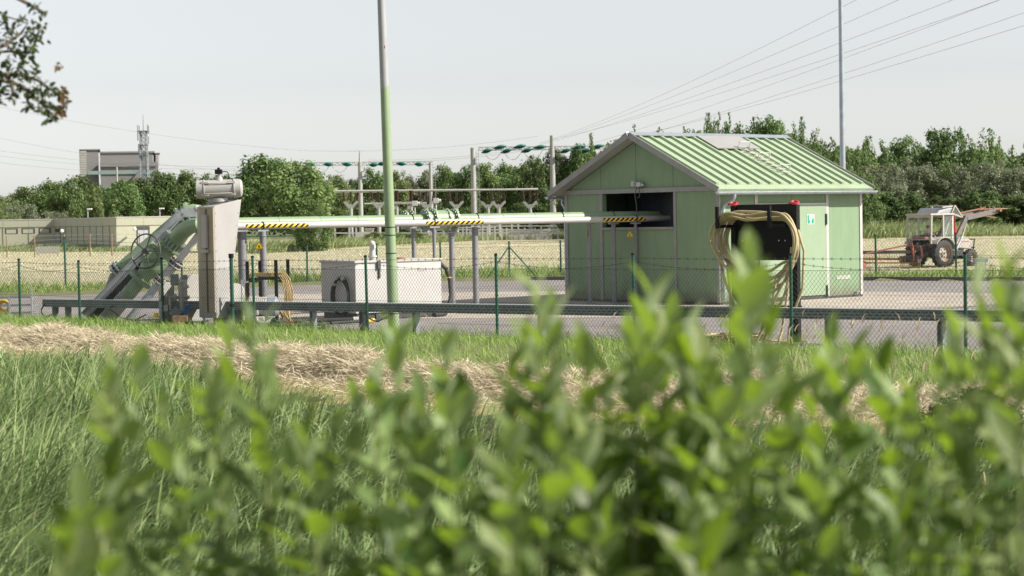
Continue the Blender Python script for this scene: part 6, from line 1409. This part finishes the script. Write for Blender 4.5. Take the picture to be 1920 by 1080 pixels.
TIPS = [(262, 684, 4.3), (212, 716, 4.4), (300, 742, 4.2), (432, 640, 4.4), (472, 606, 4.2), (392, 716, 4.3), (505, 742, 4.2), (345, 812, 3.9), (205, 900, 3.8), (152, 968, 3.6), (120, 1020, 3.3),
        (742, 636, 4.3), (708, 716, 4.1), (838, 676, 4.2), (872, 742, 4.0), (628, 786, 4.1), (575, 822, 3.9), (668, 770, 4.1), (790, 770, 4.0),
        (1012, 552, 4.0), (1038, 592, 4.2), (986, 640, 4.2), (955, 718, 4.0), (1098, 672, 4.3), (1140, 730, 4.1), (1222, 572, 4.1), (1256, 616, 4.2), (1190, 650, 4.0), (1290, 640, 4.2), (1318, 690, 4.0),
        (1408, 486, 3.7), (1385, 560, 3.9), (1436, 590, 3.9), (1345, 742, 4.0), (1562, 648, 4.2), (1600, 668, 4.3), (1530, 716, 4.1), (1655, 700, 4.2), (1700, 742, 4.1), (1478, 742, 4.0),
        (1838, 548, 3.8), (1882, 512, 3.7), (1796, 632, 3.9), (1908, 585, 3.4), (1760, 700, 4.0), (1862, 640, 3.8), (1945, 560, 3.7), (1822, 716, 3.7)]
def fill_top(px): return np.interp(px, [300, 420, 600, 800, 1000, 1300, 1500, 1750, 1920], [930, 880, 850, 800, 770, 770, 780, 750, 700])
for i in range(30):
    px = rnd.triangular(330, 1990, 1350) if i % 3 else rnd.uniform(500, 1960); TIPS.append((px, fill_top(px)+rnd.uniform(0, 230), rnd.uniform(3.1, 4.4)))
BINS = [(-100, 240, 'leafy sallow shoots low at the left edge of the blurred shrubs, among the reeds'), (240, 360, 'blurred sallow shrub with forked tip below the slanting pipes'), (360, 540, 'blurred sallow shrub with tall twin tips below the cable stand'),
        (540, 690, 'low blurred sallow shrub below the white tank'), (690, 900, 'blurred sallow shrub whose tip rises below the leaning green pole'), (900, 1080, 'blurred sallow shrub with bushy pale tip left of the green house'),
        (1080, 1320, 'broad blurred sallow shrub below the dark gable'), (1320, 1500, 'tallest blurred sallow shrub, its tip crossing the hose rack'), (1500, 1720, 'blurred sallow shrub right of the hose rack'), (1720, 2100, 'dense bright sallow shrub at the right edge, before the tractor')]
for lo, hi, lab in BINS:
    tips = [t for t in TIPS if lo <= t[0] < hi]; 
    if not tips: continue
    cxp = sum(t[0] for t in tips)/len(tips); D0 = 3.9; g0 = base(cxp, 540, D0, 0); g0.z = float(ground_z(g0.x, g0.y))
    root = thing('sallow_shrub', lab, 'shrub', g0, 0, 'blurred sallow shrubs in front of the camera')
    fs, fa = rnd.uniform(.85, 1.15), rnd.uniform(.78, 1.2); st_ = MB(); LB, LDr, LN, LL, LW, LC = [], [], [], [], [], []
    for px, py, D in tips:
        D *= .87; tip = at(px, py, D); b = Vector((g0.x+(tip.x-g0.x)*.45+rnd.uniform(-.08, .08), g0.y+(tip.y-g0.y)*.5, g0.z-.02)); ctrl = b.lerp(tip, .55)+Vector((rnd.uniform(-.07, .07), rnd.uniform(-.07, .07), .05))
        fn = lambda t: b*(1-t)**2+ctrl*2*t*(1-t)+tip*t*t
        L_ = (tip-b).length; st_.tube([fn(t) for t in np.linspace(0, 1, 9)], [.0095-.0065*t for t in np.linspace(0, 1, 9)], 6)
        nl = int(min(L_, 1.1)/.033); ph = rnd.random()*6.28
        for k in range(nl):
            s = k*.033*(.8+.5*k/nl); t = 1-s/L_
            if t < .1: break
            p = fn(t); ax_ = (fn(min(1, t+.02))-fn(t-.02)).normalized(); an = ph+k*2.4+rnd.uniform(-.3, .3)
            sd = ax_.orthogonal().normalized(); sd = Matrix.Rotation(an, 3, ax_) @ sd
            op = .25+min(.95, s*2.4)+rnd.uniform(-.15, .2); d = (ax_*math.cos(op)+sd*math.sin(op)).normalized()
            nm = (ax_*math.sin(op)-sd*math.cos(op)).normalized()+Vector((rnd.gauss(0, .2), rnd.gauss(0, .2), rnd.gauss(0, .2)))
            LB.append(p); LDr.append(d); LN.append(nm); l = (.075+.042*min(1, s*6))*rnd.uniform(.55, 1.15)*fs; LL.append(l); LW.append(l*rnd.uniform(.38, .52)*fa); LC.append(rnd.uniform(.0, .35))
            if k > 6 and k % 9 == 4:                # a short side shoot
                q = p+d*.05
                for j in range(4):
                    d2 = (d+Vector((rnd.gauss(0, .45), rnd.gauss(0, .45), rnd.gauss(.3, .3)))).normalized(); LB.append(q+d*.02*j); LDr.append(d2); LN.append(Vector((rnd.gauss(0, .5), rnd.gauss(0, .5), 1)).normalized()); LL.append(l*.8); LW.append(l*.3); LC.append(.15)
    st_.build('stem', 'stem', root, True)
    V, F_ = leaf_mesh(np.array([list(v) for v in LB])-np.array(g0), np.array([list(v) for v in LDr]), np.array([list(v) for v in LN]), np.array(LL), np.array(LW), np.array(LC))
    np_obj('leaves', V, F_, 'leaf_fore', root, smooth=True)

# ------------------------------------------------------------------ hawthorn tree left of the view, one bough hanging into it
TD = 11.; tb = base(-330, 540, TD+.3, 0); tb.z = float(ground_z(tb.x, tb.y)); hw_ = thing('hawthorn_tree', 'hawthorn bough with small leaves hanging into the upper left corner', 'tree', tb)
m = MB(); m.tube([tb-Vector((0, 0, .1)), tb+Vector((.05, 0, 1.4)), tb+Vector((-.03, .02, 2.6)), tb+Vector((.1, 0, 4.4))], [.13, .11, .09, .03], 10); m.build('trunk', 'bark', hw_, True)
m = MB(); rnd = random.Random(9); CL = [(8, 78, 20), (28, 92, 22), (22, 60, 12), (48, 100, 16), (66, 74, 17), (72, 50, 14), (54, 62, 9), (40, 36, 9), (10, 30, 8), (62, 12, 8), (72, 20, 6), (84, 22, 4), (14, 124, 14), (34, 134, 13), (52, 144, 14), (66, 134, 12), (60, 172, 13), (6, 164, 14), (30, 176, 8), (52, 196, 8), (72, 206, 6), (80, 160, 12), (92, 168, 12), (104, 172, 9), (88, 198, 10), (96, 210, 10), (100, 222, 10), (94, 228, 8), (84, 190, 8), (24, 184, 6), (-20, 90, 30), (-30, 140, 30), (-15, 40, 25), (-60, 110, 40), (-10, 190, 16), (45, 112, 12), (58, 92, 12), (38, 160, 12), (75, 178, 10)]
BR = [(118, 172, 8), (112, 182, 7), (126, 190, 5), (118, 204, 7), (110, 210, 7), (108, 125, 6)]
fork = tb+Vector((-.01, .01, 2.3)); 
for pts in ([(-330, 420), (-120, 160), (-30, 150), (20, 152), (52, 168), (76, 192), (98, 224)], [(-330, 380), (-140, 90), (-40, 100), (10, 84), (40, 62), (52, 44), (10, 30)], [(-330, 440), (-100, 170), (0, 140), (40, 140), (70, 150), (100, 172), (120, 176)], [(-330, 300), (-150, -30), (-40, -40), (40, 0), (72, 18), (88, 26)], [(-40, 100), (20, 96), (48, 104), (66, 80), (76, 48)], [(76, 192), (98, 204), (118, 206), (127, 186)], [(52, 168), (52, 190), (66, 210)], [(20, 152), (26, 180)]):
    q_ = [at(x, y, TD+.1*math.sin(x*.03)) for x, y in pts]; n = len(q_); m.tube(q_, [.02*(1-.9*min(1, (k+ (0 if pts[0][0] < -300 else 3))/(5)))+.003 for k in range(n)], 6)
m.build('bough', 'bark', hw_, True)
for nm, cl, mt, cnt in (('leaves', CL, 'leaf_twig', 1.35), ('young_leaves', BR, 'leaf_brown', 1.8)):
    LB, LDr, LN, LL = [], [], [], []
    for x, y, r in cl:
        for _ in range(int(r*cnt)):
            p = at(x+rnd.gauss(0, r*.5), y+rnd.gauss(0, r*.5), TD+rnd.gauss(0, .14)); d = Vector((rnd.gauss(.1, .6), rnd.gauss(0, .6), rnd.gauss(-.15, .6))).normalized()
            LB.append(list(p)); LDr.append(list(d)); LN.append(list(Vector((rnd.gauss(0, .6), rnd.gauss(0, .6), 1)).normalized())); LL.append(rnd.uniform(.026, .048))
    LL = np.array(LL); V, F_ = leaf_mesh(np.array(LB)-np.array(tb), np.array(LDr), np.array(LN), LL, LL*.6, LL*0+.1); np_obj(nm, V, F_, mt, hw_)
# foliage out of view over the trunk, so the tree is a whole tree
LB = []; nC = 5200; d = rand_dirs(nC)*(.35+.65*RNG.random((nC, 1)))*np.array([1.25, 1.3, 1.1]); P = np.array(tb)+np.array([-.75, .2, 4.3])+d
V, F_ = quads(P-np.array(tb), rand_dirs(nC)+np.array([0, 0, .5]), .018+.014*RNG.random(nC)); np_obj('crown', V, F_, 'leaf_twig', hw_)
